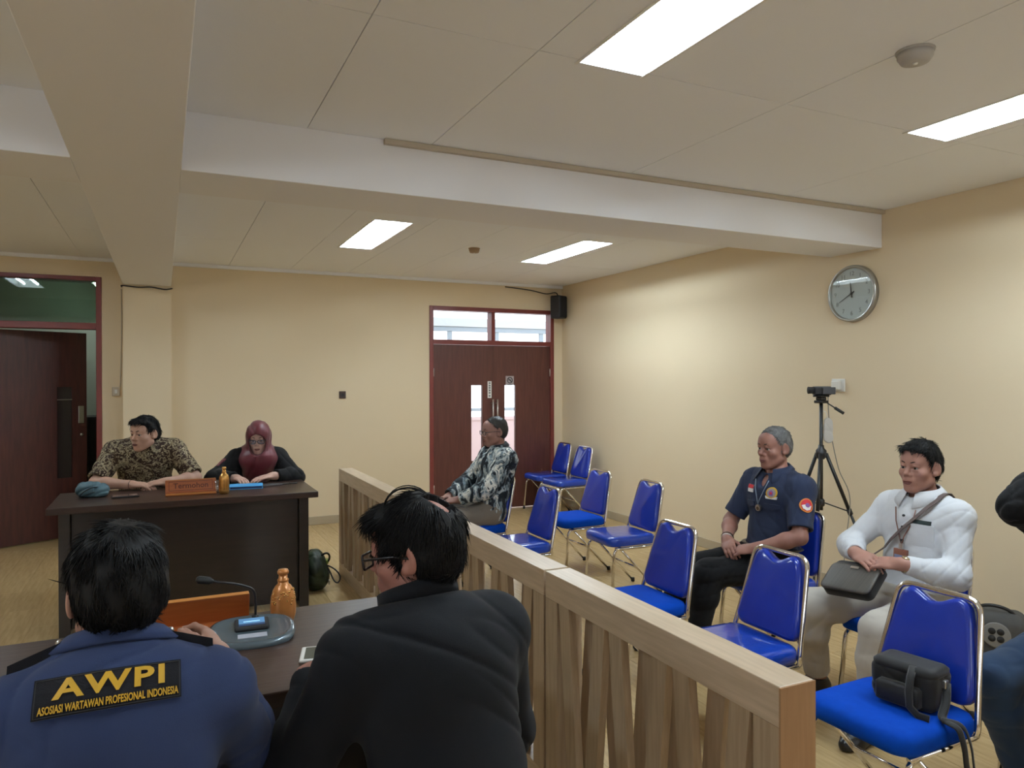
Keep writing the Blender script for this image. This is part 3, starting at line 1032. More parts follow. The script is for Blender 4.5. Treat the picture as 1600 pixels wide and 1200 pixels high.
# ------------------------------------------------------------------ people (local frame: +Y forward, +X the person's right, Z up)
class Person:
    def __init__(self, name, label, loc, heading, seat=.46, lean=0.0, lean2=None, side=0.0, scale=1.0, head_yaw=0, head_pitch=0, head_fwd=.03,
                 skin=None, shoulder=.175, bulk=1.0, twist=0.0, neck_up=0.172, drop=.052):
        self.root = thing(name, label, 'person', loc, math.radians(heading))
        self.loc = V(*loc)
        self.h = math.radians(heading)
        self.R = np.array(Matrix.Rotation(self.h, 3, 'Z'))
        self.s = s = scale
        self.bulk = bulk
        self.skin = skin
        l2 = lean if lean2 is None else lean2
        self.P = V(0, 0, seat + .105 * s)
        def d(a):
            return unit(V(math.sin(side), math.sin(a), math.cos(a)))
        self.u1, self.u2 = d(lean), d((lean + l2) / 2)
        self.W = self.P + .16 * s * self.u1
        self.C = self.W + .17 * s * self.u2
        self.u3 = d(l2)
        self.N = self.C + .152 * s * self.u3
        rgt = unit(np.cross(V(math.sin(twist), math.cos(twist), 0), self.u3))
        self.rgt = rgt
        self.fwd = np.cross(self.u3, rgt)
        self.sh = {1: self.N - drop * s * self.u3 + rgt * shoulder * s, -1: self.N - drop * s * self.u3 - rgt * shoulder * s}
        self.Rt = np.stack([rgt, self.fwd, self.u3], 1)
        self.H = self.N + V(0, 0, neck_up * s) + self.fwd * head_fwd
        self.Rh = rotm('Z', math.radians(head_yaw)) @ rotm('X', math.radians(head_pitch))
        self.el, self.wr, self.hd, self.kn, self.an, self.ft, self.hip = {}, {}, {}, {}, {}, {}, {}
        self.hands = {}
    def w2l(self, p):
        return self.R.T @ (V(*p) - self.loc)
    def arm(self, side, wrist_world, pole, handdir=None, palm=None, curl=.9, spread=0.0, thumb=.5):
        """side 1 = right; positions in world space"""
        s = self.s
        el, wr = ik(self.sh[side], self.w2l(wrist_world), .285 * s, .25 * s, self.R.T @ V(*pole))
        self.el[side], self.wr[side] = el, wr
        hd = unit(wr - el) if handdir is None else unit(self.R.T @ V(*handdir))
        pm = V(0, 0, -1) if palm is None else self.R.T @ V(*palm)
        pm = unit(pm - hd * (pm @ hd))
        self.hands[side] = (hd, pm, curl, spread, thumb)
    def leg(self, side, ankle_world, pole=(0, 0, 1), toe=None, spread=.09):
        s = self.s
        hip = self.P + V(side * spread, .01, -.02)
        kn, an = ik(hip, self.w2l(ankle_world), .43 * s, .42 * s, self.R.T @ V(*pole))
        self.hip[side], self.kn[side], self.an[side] = hip, kn, an
        self.ft[side] = unit(self.R.T @ V(*toe)) if toe is not None else V(0, 1, 0)
    # ---- field pieces
    def torso(self, F, i=0.0, k=.05, low=True):
        s, b = self.s, self.bulk
        Rt = self.Rt
        R1 = np.stack([self.rgt, np.cross(self.u1, self.rgt), self.u1], 1)
        if low:
            F.ell(self.P + V(0, 0, 0), V(.168, .125, .115) * s * b, R1, k, infl=i)
        F.ell(self.W, V(.150, .108 * b, .14) * s * V(b, 1, 1), R1, k, infl=i)
        F.ell(self.C, V(.165, .112, .175) * s * V(b, 1, 1), Rt, k, infl=i)
        F.cone(self.sh[1] - self.rgt * .02, self.sh[-1] + self.rgt * .02, .062 * s, infl=i, k=k)
        for a in (1, -1):
            F.cone(self.N + self.u3 * .012, self.sh[a] - self.u3 * .004, .046 * s, .048 * s, infl=i * .8, k=k)
        F.ell(self.C + self.fwd * .055 + self.u3 * .05, V(.13, .06, .085) * s, Rt, k, infl=i)
        F.ell(self.C - self.fwd * .045 + self.u3 * .06, V(.145, .065, .11) * s, Rt, k, infl=i)
        return self
    def neck(self, F, k=.02, i=0.0, r=.056):
        F.cone(self.N - self.u3 * .02, self.H + self.Rh @ V(0, -.022, -.045) * self.s, r * self.s + .004, (r - .003) * self.s, infl=i, k=k)
    def armf(self, F, side, i=0.0, t0=0.0, t1=2.0, k=.025, j=None):
        """upper arm t 0..1, forearm 1..2"""
        s = self.s
        j = i if j is None else j
        a, e, w = self.sh[side], self.el[side], self.wr[side]
        if t0 < 1:
            b = a + (e - a) * min(t1, 1)
            F.cone(a + (e - a) * t0, b, (.054 - .010 * t0) * s, (.054 - .013 * min(t1, 1)) * s, k=k, infl=i)
        if t1 > 1:
            t = min(t1, 2) - 1
            m = e + (w - e) * min(.3, t)
            F.cone(e, m, .041 * s, .043 * s, k=k, infl=j)
            if t > .3:
                F.cone(m, e + (w - e) * t, .043 * s, (.043 - .0155 * (t - .3) / .7) * s, k=k, infl=j)
    def handf(self, F, side):
        hd, pm, curl, spread, thumb = self.hands[side]
        s = self.s
        w = self.wr[side]
        lat = np.cross(hd, pm) * side          # towards the thumb
        R = np.stack([lat, hd, pm], 1)
        F.cone(w - hd * .02, w + hd * .02, .027 * s, .027 * s, k=.02)
        F.ell(w + hd * .052 * s, V(.043, .055, .0175) * s, R, .015)
        F.ell(w + hd * .030 * s + lat * .018 * s + pm * .008, V(.019, .032, .018) * s, R, .012)
        L = [(.045, .028, .020), (.050, .031, .022), (.046, .029, .021), (.036, .022, .018)]
        for q in range(4):
            off = (.0305 - .0203 * q)
            p = w + hd * (.088 - .004 * abs(q - 1.2)) * s + lat * off * s
            ang = 0
            dv = unit(hd + lat * (1.5 - q) * spread)
            ax = np.cross(dv, pm)
            for n_, l in enumerate(L[q]):
                ang += curl * (.55, .85, .6)[n_]
                d = dv * math.cos(ang) + pm * math.sin(ang)
                e = p + d * l * s
                r0, r1 = (.0090, .0080, .0074)[n_], (.0082, .0076, .0062)[n_]
                F.cone(p, e, r0 * s, r1 * s, k=.005)
                p = e
        p = w + hd * .022 * s + lat * .030 * s + pm * .008
        d = unit(hd * .75 + lat * (.75 - thumb * .5) + pm * .35)
        for l, r0, r1 in ((.038, .0125, .0105), (.030, .0105, .0092), (.024, .0094, .0074)):
            e = p + d * l * s
            F.cone(p, e, r0 * s, r1 * s, k=.008)
            p = e
            d = unit(d + hd * .3 - lat * .45 * thumb + pm * .15)
    def legf(self, F, side, i=0.0, t1=2.0, k=.03):
        s = self.s
        h, kn, an = self.hip[side], self.kn[side], self.an[side]
        F.cone(h, kn, .086 * s, .060 * s, k=k, infl=i)
        t = t1 - 1
        m = kn + (an - kn) * .3
        F.cone(kn, m, .056 * s, .056 * s, k=k, infl=i)
        if t > .3:
            F.cone(m, kn + (an - kn) * t, .056 * s, (.056 - .020 * (t - .3) / .7) * s, k=k, infl=i)
    def footf(self, F, side, i=0.0):
        s = self.s
        an, d = self.an[side], self.ft[side]
        d = unit(V(d[0], d[1], 0))
        z = an[2]
        F.cone(an, V(an[0], an[1], max(.05, z - .05)), .036 * s, .04 * s, k=.02, infl=i)
        heel = V(an[0], an[1], 0) - d * .035 + V(0, 0, .033)
        ball = V(an[0], an[1], 0) + d * .12 + V(0, 0, .030)
        toe = V(an[0], an[1], 0) + d * .175 + V(0, 0, .024)
        F.cone(an + V(0, 0, -.02), ball, .036 * s, .03 * s, k=.03, infl=i)
        F.cone(heel, ball, .030, .034, k=.03, infl=i)
        F.cone(ball, toe, .036, .022, k=.03, infl=i)
        F.cut(V(0, 0, .004), V(0, 0, -1))
    def headf(self, F, jaw=1.0, nose=1.0):
        s, H, R = self.s, self.H, self.Rh
        def q(x, y, z):
            return H + R @ (V(x, y, z) * s)
        def E(c, r, k=.02, op='add', Rl=None):
            F.ell(q(*c), V(*r) * s, R if Rl is None else R @ Rl, k, op)
        E((0, -.014, .036), (.0745, .094, .084), .02)
        E((0, .030, -.030), (.061 * jaw, .062, .078), .03)
        for a in (1, -1):
            F.cone(q(a * .054 * jaw, .000, -.058), q(a * .018, .064, -.097), .017 * s, .016 * s, k=.03)
            E((a * .044, .056, -.022), (.022, .020, .018), .025)                       # cheekbone
        E((0, .076, -.098), (.022, .016, .015), .022)                                   # chin
        F.cone(q(-.034, .074, .026), q(.034, .074, .026), .0135 * s, k=.018)            # brow
        E((0, .060, .055), (.052, .030, .040), .03)                                     # forehead
        for a in (1, -1):
            E((a * .031, .098, .004), (.021, .017, .011), .014, 'sub')                  # socket
        F.cone(q(0, .083, .014), q(0, .103 + .004 * nose, -.022), .0080 * s, .0110 * s * nose, k=.012)
        for a in (1, -1):
            E((a * .0135 * nose, .092, -.028), (.0098, .0105, .0085), .008)
            E((a * .006, .1005, -.0372), (.0035, .0045, .004), .003, 'sub')
        for a in (1, -1):                                                               # lids
            F.cone(q(a * .018, .0835, .0125), q(a * .031, .0895, .0155), .0042 * s, .0050 * s, k=.006)
            F.cone(q(a * .031, .0895, .0155), q(a * .045, .078, .0110), .0050 * s, .0040 * s, k=.006)
            F.cone(q(a * .020, .0830, -.006), q(a * .042, .0795, -.006), .0040 * s, .0040 * s, k=.008)
        E((0, .084, -.060), (.030, .018, .022), .02)                                    # muzzle
        E((0, .1005, -.0635), (.021, .006, .0022), .006, 'sub')                         # mouth line
        for a in (1, -1):
            Re = rotm('Z', a * .45) @ rotm('X', -.15)
            E((a * .079, -.012, .000), (.0085, .021, .034), .008, 'add', Re)
            E((a * .088, -.008, .004), (.0055, .012, .020), .006, 'sub', Re)
            E((a * .077, .000, -.024), (.009, .010, .011), .008)
    def body(self, legs=True, jaw=1.0, nose=1.0, res=.0045, hres=.0032):
        parts = []
        lo, hi = self.H - .16 * self.s, self.H + .16 * self.s
        lo = lo.copy(); lo[2] -= .05
        F = Field(lo, hi, hres)
        self.headf(F, jaw, nose)
        self.neck(F)
        self.headF = F
        parts.append(F.mesh())
        for a in self.el:
            pts = np.stack([self.sh[a], self.el[a], self.wr[a], self.wr[a] + self.hands[a][0] * .2])
            F = Field(pts.min(0) - .10, pts.max(0) + .10, res)
            self.armf(F, a)
            self.handf(F, a)
            parts.append(F.mesh())
        pts = np.stack([self.P, self.N, self.H] + [x for d in (self.kn, self.an, self.sh) for x in d.values()])
        F = Field(pts.min(0) - .2, pts.max(0) + .2, .012)
        self.torso(F, 0)
        self.neck(F, .03)
        for a in self.el:
            self.armf(F, a, t1=.6)
        for a in self.kn:
            self.legf(F, a)
            self.footf(F, a, 0)
        parts.append(F.mesh())
        v, q = join_parts(parts)
        self.bodyo = link_mesh('body', v, q, self.skin, self.root, True)
        self.face()
    def face(self, white=(.50, .46, .42)):
        R4 = Matrix(np.vstack([np.hstack([self.Rh, self.H[:, None]]), [0, 0, 0, 1]]).tolist()) @ Matrix.Scale(self.s, 4)
        self.R4 = R4
        for a in (1, -1):
            e = MB().ball((a * .031, .0740, .0035), .0125, 14, 10, R4).build('eye', M['eyewhite'], self.root)
            MB().ball((a * .031 , .0846, .0035), (.0056, .0030, .0056), 12, 8, R4).build('iris', M['iris'], e)
            b = [(a * (.013 + .036 * t), .0925 - .016 * t * t, .0290 + .006 * math.sin(t * 2.4)) for t in [i / 6 for i in range(7)]]
            MB().tube(b, [.003, .0042, .0048, .0048, .0042, .0034, .002], 8, mtx=R4, flat=.7).build('eyebrow', self.hairmat if hasattr(self, 'hairmat') else M['hair'], self.root)
        lp = MB()
        up = [(-.023, .0905, -.0640), (-.012, .0988, -.0598), (0, .1008, -.0605), (.012, .0988, -.0598), (.023, .0905, -.0640)]
        lw = [(-.021, .0905, -.0650), (-.011, .0970, -.0695), (0, .0990, -.0705), (.011, .0970, -.0695), (.021, .0905, -.0650)]
        lp.tube(fillet(up, .01, 3), .0042, 8, mtx=R4).tube(fillet(lw, .01, 3), .0050, 8, mtx=R4)
        lp.build('mouth', M['lips'], self.root)
    # ---- clothes
    def shirt(self, m, sleeve=2.0, infl=.016, arm_infl=.014, res=.0065, seed=1, fold=.004, name='shirt', hem=None, neck_cut=.03, freq=38, cuff_infl=None, k=.05, vee=0):
        arms = list(self.el)
        pts = np.stack([self.P, self.N] + [self.sh[a] for a in arms] + [self.el[a] for a in arms] + ([self.wr[a] for a in arms] if sleeve > 1 else []))
        F = Field(pts.min(0) - .22, pts.max(0) + V(.22, .22, .14), res)
        self.torso(F, infl, k)
        for a in arms:
            self.armf(F, a, arm_infl, 0, min(sleeve, .55), .04)
        F.fold(fold, freq, seed)
        n = unit(self.H - self.N)
        F.cone(self.N - self.u3 * .0 + self.fwd * .012, self.H + n * .05, .064 * self.s, .064 * self.s, k=.006, op='sub')
        if vee:
            F.cone(self.N + self.fwd * .085 - self.u3 * .015, self.N + self.fwd * .20 - self.u3 * (.02 + vee), .026, .006, k=.01, op='sub')
        F.cut(self.N + self.u3 * (neck_cut + .022), unit(n * .9 + self.fwd * .1 + V(0, 0, .2)), .006)
        if hem is not None:
            F.cut(self.P + V(0, 0, hem), V(0, 0, -1))
        parts = [F.mesh()]
        for a in arms:
            A, e, w = self.sh[a], self.el[a], self.wr[a]
            if sleeve < 1:
                p, d = A + (e - A) * sleeve, unit(e - A)
                base = .054 - .013 * sleeve
            else:
                p, d = e + (w - e) * (sleeve - 1), unit(w - e)
                base = .0275
            q_ = np.stack([A, e] + ([w] if sleeve > 1 else []))
            G = Field(q_.min(0) - .12, q_.max(0) + .12, res * .85)
            self.armf(G, a, arm_infl, .02, sleeve, .04, arm_infl if cuff_infl is None else cuff_infl)
            G.fold(fold, freq, seed)
            self.localcut(G, p, d, .12)
            G.cone(p - d * .03, p + d * .05, base * self.s + arm_infl * .45, k=.003, op='sub')
            parts.append(G.mesh())
        v, q = join_parts(parts)
        self.shirtF = F
        o = link_mesh(name, v, q, m, self.root, True)
        self.shirto = o
        return o
    def localcut(self, F, p, d, r):
        sl, P = F._sub(p - d * .02, p + d * .22, r)
        if sl is None: return
        dd = (P[0] - p[0]) * d[0] + (P[1] - p[1]) * d[1] + (P[2] - p[2]) * d[2]
        t = np.clip(dd, -.02, .22)
        q = np.sqrt((P[0] - p[0] - t * d[0]) ** 2 + (P[1] - p[1] - t * d[1]) ** 2 + (P[2] - p[2] - t * d[2]) ** 2) - r
        q = np.maximum(q, -dd)
        F._mix(sl, q.astype(np.float32), .004, 'sub')
    def collar(self, m, r=.068, h=.035, drop=.008, name='collar', open_=.5, tips=True, parent=None, infl=1.0):
        c = self.N + self.u3 * (.054 - drop) + self.fwd * .010
        ax = unit(unit(self.H - self.N) * .7 + self.u3 * .6)
        rg = self.rgt
        fw = unit(np.cross(ax, rg))
        rg = np.cross(fw, ax)
        n = 26
        mb = MB()
        vs, fs = [], []
        for i in range(n + 1):
            a = PI / 2 + open_ * .5 + (2 * PI - open_) * i / n      # opening at the front
            fr = abs(i / n - .5) * 2                                # 0 at the nape, 1 at the opening
            dirv = rg * math.cos(a) * 1.08 + fw * math.sin(a)
            rr = r * infl
            hh = h * (1 - .25 * fr)
            down = (.020 + .035 * max(fr - .55, 0) / .45) if tips else 0.0
            out = .012 + .014 * max(fr - .5, 0) * 2 if tips else .004
            slope = ax * (-.016 * fr) + fw * (.012 * max(fr - .6, 0) / .4)
            p0 = c + dirv * (rr + .004) + slope - ax * .02
            p1 = c + dirv * rr * .97 + ax * hh + slope
            p2 = c + dirv * (rr * .97 + .006) + ax * (hh + .002) + slope
            if tips:
                out = .028 + .030 * max(fr - .4, 0) / .6
                p3 = c + dirv * (rr + out) + ax * (.006 - .050 * max(fr - .5, 0) * 2) + slope
                p4 = c + dirv * (rr + out - .004) + ax * (.002 - .050 * max(fr - .5, 0) * 2) + slope
            else:
                p3 = c + dirv * (rr + out) + ax * (hh * .2 - down) + slope
                p4 = c + dirv * (rr + out - .005) + ax * (hh * .2 - down) + slope
            vs += [p0, p1, p2, p3, p4]
        for i in range(n):
            for j in range(4):
                fs.append((i * 5 + j, i * 5 + j + 1, (i + 1) * 5 + j + 1, (i + 1) * 5 + j))
        mb.add([Vector(p) for p in vs], fs, True)
        return mb.build(name, m, parent or self.root)
    def trousers(self, m, infl=.014, end=1.93, res=.009, seed=3, fold=.004, name='trousers', top=.06):
        pts = np.stack([self.P] + list(self.kn.values()) + list(self.an.values()))
        F = Field(pts.min(0) - .2, pts.max(0) + .2, res)
        R1 = np.stack([self.rgt, np.cross(self.u1, self.rgt), self.u1], 1)
        F.ell(self.P, V(.172, .13, .12) * self.s * self.bulk, R1, .05, infl=infl)
        for a in self.kn:
            self.legf(F, a, infl, end, .045)
            kn, an = self.kn[a], self.an[a]
        F.fold(fold, 24, seed)
        for a in self.kn:
            kn, an = self.kn[a], self.an[a]
            d = unit(an - kn)
            p = kn + (an - kn) * (end - 1)
            self.localcut(F, p, d, .10)
            F.cone(p - d * .03, p + d * .05, .038, k=.003, op='sub')
        F.cut(self.P + self.u1 * top, self.u1)
        v, q = F.mesh()
        return link_mesh(name, v, q, m, self.root, True)
    def shoes(self, m, infl=.008, name='shoe', top=.085, res=.006):
        for a in self.an:
            an = self.an[a]
            F = Field(an - V(.16, .26, an[2] + .03), an + V(.16, .26, .09), res)
            self.footf(F, a, infl)
            F.cut(V(0, 0, top), V(0, 0, 1))
            v, q = F.mesh()
            link_mesh(name, v, q, m, self.root, True)
    def hair(self, m, thick=.014, front=.062, top_z=.072, side_z=.0, nape=-.055, noise=.006, strands=0, length=.045, seed=5, whorl=(0, -.05, .11), lift=.25,
             bald=None, res=.0035, side_thick=None, spike=0.0, width=.0011, fringe=0.0, vol=(0, 0, 0)):
        s = self.s
        F = Field(self.H - .17 * s, self.H + .17 * s, res)
        q = lambda x, y, z: self.H + self.Rh @ (V(x, y, z) * s)
        st = thick if side_thick is None else side_thick
        F.ell(q(0, -.014 + vol[1], .036 + vol[2]), (V(.0745 + st, .094 + thick * .9, .084 + thick)) * s, self.Rh, .01)
        F.ell(q(0, -.045, -.005), (V(.064 + st, .058 + thick * .8, .062)) * s, self.Rh, .03)
        if fringe:
            F.ell(q(0, .050, .088), V(.058, .040, .028) * s * (1 + fringe), self.Rh, .02)
        X, Y, Z = F.axes()
        P = [X - self.H[0], Y - self.H[1], Z - self.H[2]]
        R = self.Rh
        x = (R[0, 0] * P[0] + R[1, 0] * P[1] + R[2, 0] * P[2]) / s
        y = (R[0, 1] * P[0] + R[1, 1] * P[1] + R[2, 1] * P[2]) / s
        z = (R[0, 2] * P[0] + R[1, 2] * P[1] + R[2, 2] * P[2]) / s
        r = np.random.default_rng(seed)
        n = 0
        for _ in range(5):
            a, b, c = r.uniform(40, 130, 3) * r.choice([-1, 1], 3)
            n = n + np.sin(a * x + b * y + c * z * .5 + r.uniform(0, 6))
        n = n / 5
        d = F.v + (noise * n).astype(np.float32)
        # hairline: in front of y_f(z) there is no hair below top_z
        jag = .006 * np.sin(x * 210 + 1.3) + .004 * np.sin(x * 95)
        temple = np.clip((np.abs(x) - .045) / .03, 0, 1)
        yf = front - .052 * np.clip((top_z - z) / .06, 0, 1) * (0.35 + .65 * temple) - .012 * temple
        facecut = np.maximum(-(y - yf + jag), (z - top_z - .010 * (1 - temple)))
        low = z - (nape + np.clip((y + .03) / .055, 0, 1) * (side_z - nape) + jag * .5)
        ear = np.sqrt(((np.abs(x) - .085) / .9) ** 2 + ((y + .010) / 1.0) ** 2 + ((z + .004) / 1.45) ** 2) - .026
        dd = np.maximum(d, -np.minimum(np.minimum(facecut, low), ear))
        if bald is not None:
            bx, by, bz, br = bald
            bd = np.sqrt((x - bx) ** 2 + (y - by) ** 2 + (z - bz) ** 2) - br + .012 * n + .006 * np.sin(x * 300)
            dd = np.maximum(dd, -bd)
        F.v = dd.astype(np.float32)
        v, f = F.mesh(1)
        parts = [(v, f)]
        if strands:
            g = F.grad(v)
            g /= np.maximum(np.linalg.norm(g, axis=1), 1e-6)[:, None]
            cen = self.H + self.Rh @ (V(0, -.015, .02) * s)
            okr = np.where((unit3(v - cen) * g).sum(1) > .72)[0]
            if bald is not None:
                lp_ = (v[okr] - self.H) @ self.Rh / s
                nb = np.linalg.norm(lp_ - V(*bald[:3]), axis=1) > bald[3] * 1.45
                okr = okr[nb | (r.uniform(size=len(okr)) < .45)]
            i = okr[r.integers(0, len(okr), strands)]
            p, nn = v[i], g[i]
            loc = (p - self.H) @ R / s
            wh = V(*whorl)
            rad = loc - wh
            dirl = rad * V(1, 1, .9) + r.normal(size=rad.shape) * .012 + V(0, 0, -.02)
            dirw = dirl @ R.T
            t = dirw - nn * (dirw * nn).sum(1)[:, None]
            t /= np.maximum(np.linalg.norm(t, axis=1), 1e-6)[:, None]
            nn = unit3(nn)
            L = (length * s * r.uniform(.5, 1.2, strands))[:, None]
            b = np.cross(t, nn)
            lf = (lift * r.uniform(.2, 1.3, strands))[:, None]
            rings = []
            for k_, fr in enumerate((0, .35, .7, 1.0)):
                c = p - nn * .002 + t * L * fr + nn * (L * fr * lf + spike * fr * L - (L * fr) ** 2 / .215) + b * L * .10 * np.sin(fr * 2 + i[:, None])
                wd = width * s * (1, .95, .7, .12)[k_]
                for an in (0, 2.094, 4.189):
                    rings.append(c + b * wd * math.cos(an) * 1.6 + nn * wd * math.sin(an))
            Vv = np.stack(rings, 1).reshape(-1, 3)
            base = np.arange(strands)[:, None] * 12
            fq = []
            for k_ in range(3):
                for e in range(3):
                    e2 = (e + 1) % 3
                    fq.append(np.stack([base[:, 0] + k_ * 3 + e, base[:, 0] + k_ * 3 + e2, base[:, 0] + k_ * 3 + 3 + e2, base[:, 0] + k_ * 3 + 3 + e], 1))
            parts.append((Vv, np.concatenate(fq)))
        v, f = join_parts(parts)
        o = link_mesh('hair', v, f, m, self.root, True)
        return o
    def glasses(self, m=None, wd=.030, hh=.019, corner=.014, thick=.0021):
        m = m or M['black']
        R4 = self.R4
        fr = MB()
        g = None
        lens = []
        for a in (1, -1):
            o = rrect(wd * 1.75, hh * 1.8, corner, 4, a * .034, .002)
            fr.tube([(x, .108 - .35 * (abs(x) - .034) ** 2 * 8, z) for x, z in o], thick, 6, True, R4)
            lens.append([(x, .108 - .35 * (abs(x) - .034) ** 2 * 8, z) for x, z in o])
            fr.tube([(a * .060, .104, .008), (a * .072, .085, .010), (a * .080, .02, .010), (a * .083, -.012, .004), (a * .082, -.025, -.008)], thick, 6, False, R4)
        fr.tube([(-.009, .1105, .006), (0, .1125, .009), (.009, .1105, .006)], .0018, 6, False, R4)
        g = fr.build('spectacles', m, self.root)
        for l in lens:
            n = len(l)
            MB().add([(p[0], p[1] + .0006, p[2]) for p in l] + [(p[0], p[1] - .0006, p[2]) for p in l],
                     [tuple(range(n)), tuple(reversed(range(n, 2 * n)))] + [(i, n + i, n + (i + 1) % n, (i + 1) % n) for i in range(n)], False, R4).build('spectacle_lens', M['lens'], g)
        return g

def unit3(a):
    return a / np.maximum(np.linalg.norm(a, axis=1), 1e-9)[:, None]

def surface_fit(objs, c, u, w, d, wu, ww, deg=2, off=.002):
    """a smooth patch laid on the mesh: returns f(a,b) -> point, for a along u (-wu..wu) and b along w"""
    if not isinstance(objs, (list, tuple)):
        objs = [objs]
    tr = []
    for o in objs:
        tr.append(BVHTree.FromPolygons([v.co for v in o.data.vertices], [p.vertices for p in o.data.polygons]))
    c, u, w, d = V(*c), unit(u), unit(w), unit(d)
    A, B, T = [], [], []
    for a in np.linspace(-wu, wu, 9):
        for b in np.linspace(-ww, ww, 7):
            o = c + u * a + w * b - d * .3
            best = None
            for t in tr:
                h = t.ray_cast(Vector(o), Vector(d), .6)
                if h[0] is not None and (best is None or h[3] < best):
                    best = h[3]
            if best is not None:
                A.append(a); B.append(b); T.append(best)
    A, B, T = map(np.array, (A, B, T))
    med = np.median(T)
    ok = np.abs(T - med) < .08
    A, B, T = A[ok], B[ok], T[ok]
    G = np.stack([np.ones_like(A), A, B, A * A, A * B, B * B], 1)
    if deg == 1:
        G[:, 3:] = 0
    co = np.linalg.lstsq(G, T, rcond=None)[0]
    lift = np.max(G @ co - T) * .8 + off
    def f(a, b, n=0.0):
        t = co @ np.array([1, a, b, a * a, a * b, b * b]) - lift - n
        return c + u * a + w * b - d * .3 + d * t
    return f

def patch(name, f, outline, m, parent, n=.0, thick=.002, grid=None):
    """a thin piece of cloth lying on fitted surface f"""
    pts = outline
    k = len(pts)
    ca = sum(p[0] for p in pts) / k
    cb = sum(p[1] for p in pts) / k
    v, fa = [], []
    rings = (1.0, .66, .33)
    for lvl in (n + thick, n - .012):
        for r in rings:
            v += [Vector(f(ca + (a - ca) * r, cb + (b - cb) * r, lvl)) for a, b in pts]
    R = len(rings)
    for lv in (0, 1):
        o = lv * R * k
        for r in range(R - 1):
            for i in range(k):
                j = (i + 1) % k
                q = (o + r * k + i, o + r * k + j, o + (r + 1) * k + j, o + (r + 1) * k + i)
                fa.append(q if lv == 0 else tuple(reversed(q)))
        last = tuple(o + (R - 1) * k + i for i in range(k))
        fa.append(last if lv == 0 else tuple(reversed(last)))
    for i in range(k):
        j = (i + 1) % k
        fa.append((i, R * k + i, R * k + j, j))
    return MB().add(v, fa).build(name, m, parent)

def densify(pts, step):
    out = []
    for i, p in enumerate(pts):
        q = pts[(i + 1) % len(pts)]
        L = math.dist(p, q)
        n = max(1, int(L / step))
        out += [(p[0] + (q[0] - p[0]) * j / n, p[1] + (q[1] - p[1]) * j / n) for j in range(n)]
    return out

def circle(r, n=24, c=(0, 0), sx=1, sy=1):
    return [(c[0] + r * sx * math.cos(2 * PI * i / n), c[1] + r * sy * math.sin(2 * PI * i / n)) for i in range(n)]

def lettering(name, s, size, f, m, parent, dx=0, dy=0, n=.003, bold=0, xs=1.0, spacing=1.0, extrude=.0008, shear=0):
    v, fa = text_mesh(s, size, extrude, bold, 'CENTER', spacing)
    return MB().add([Vector(f(dx + x * xs + shear * y, dy + y, n + z)) for x, y, z in v], fa).build(name, m, parent)

def tube_on(f, pts, r, mb, n=.002):
    return mb.tube([Vector(f(a, b, n)) for a, b in pts], r, 6)

# ------------------------------------------------------------------ the seven people
def skin(name, c, c2):
    m = mat(name, c, .52, spec=.4, mottle=(14, c2, .3), bump=(120, .05))
    b = m.node_tree.nodes['Principled BSDF']
    b.inputs['Subsurface Weight'].default_value = .08
    b.inputs['Subsurface Radius'].default_value = (.006, .003, .002)
    return m
M['eyewhite'] = mat('eye_white', (.34, .31, .29), .3)
M['iris'] = mat('dark_brown_iris', (.012, .007, .005), .12)
M['lips'] = mat('lips', (.20, .085, .078), .8, spec=.2)
M['hair'] = mat('black_hair', (.004, .004, .0045), .6, spec=.22, mottle=(60, (.008, .008, .009), .3))
M['hair_grey'] = mat('greying_hair', (.045, .045, .045), .55, mottle=(35, (.20, .20, .20), .25))
M['hair_short'] = mat('dark_short_hair', (.012, .012, .013), .5, mottle=(40, (.03, .028, .027), .3))
def cloth(name, c, c2=None, rough=.85, sheen=.15, fine=500):
    return mat(name, c, rough, spec=.2, sheen=sheen, mottle=(7, c2 or tuple(x * .85 for x in c), .3), bump=(fine, .12))
M['navy'] = cloth('navy_blue_drill', (.030, .048, .120), (.026, .041, .105), sheen=.08)
M['charcoal'] = cloth('charcoal_jacket', (.0085, .010, .0135), (.0065, .0075, .010), sheen=.04)
M['uniform'] = cloth('dark_navy_uniform', (.022, .031, .066), (.019, .027, .057), sheen=.06)
M['whiteshirt'] = cloth('white_shirt_cotton', (.72, .74, .78), (.68, .70, .74))
M['blackcloth'] = cloth('black_cloth', (.005, .005, .006), sheen=.04)
M['beige'] = cloth('pale_beige_trousers', (.56, .52, .46), (.50, .46, .40))
M['greytrouser'] = cloth('grey_brown_trousers', (.20, .17, .14))
M['darktrouser'] = cloth('dark_trousers', (.006, .006, .007), sheen=.04)
M['denim'] = cloth('dark_blue_denim', (.022, .045, .095), (.040, .075, .14))
M['maroon'] = mat('maroon_satin_scarf', (.125, .016, .026), .42, spec=.4, sheen=.2, mottle=(6, (.10, .012, .02), .3))
M['batik_c'] = pattern('black_white_batik', 0, [(0, (.012, .016, .022)), (.47, (.16, .21, .24)), (.535, (.44, .48, .48)), (.60, (.70, .70, .64)), (.70, (.10, .14, .17))], 9, .5, .7, 'noise', (1.5, 1.5, .75),
                       second=(42, .60, (.03, .04, .05)))
M['batik_g'] = pattern('brown_cream_batik', 0, [(0, (.035, .018, .013)), (.49, (.10, .065, .03)), (.53, (.46, .40, .27)), (.58, (.06, .04, .02)), (.63, (.40, .34, .20)), (.69, (.05, .03, .018))], 24, .35, .75, 'noise', (1, 1, 1),
                       second=(55, .63, (.42, .36, .24)))
M['yellow'] = mat('yellow_embroidery', (.62, .36, .02), .6)
M['patchblack'] = cloth('black_patch', (.008, .008, .012))
M['leather'] = mat('black_leather_shoe', (.012, .011, .011), .35)

T0 = __import__('time').time()
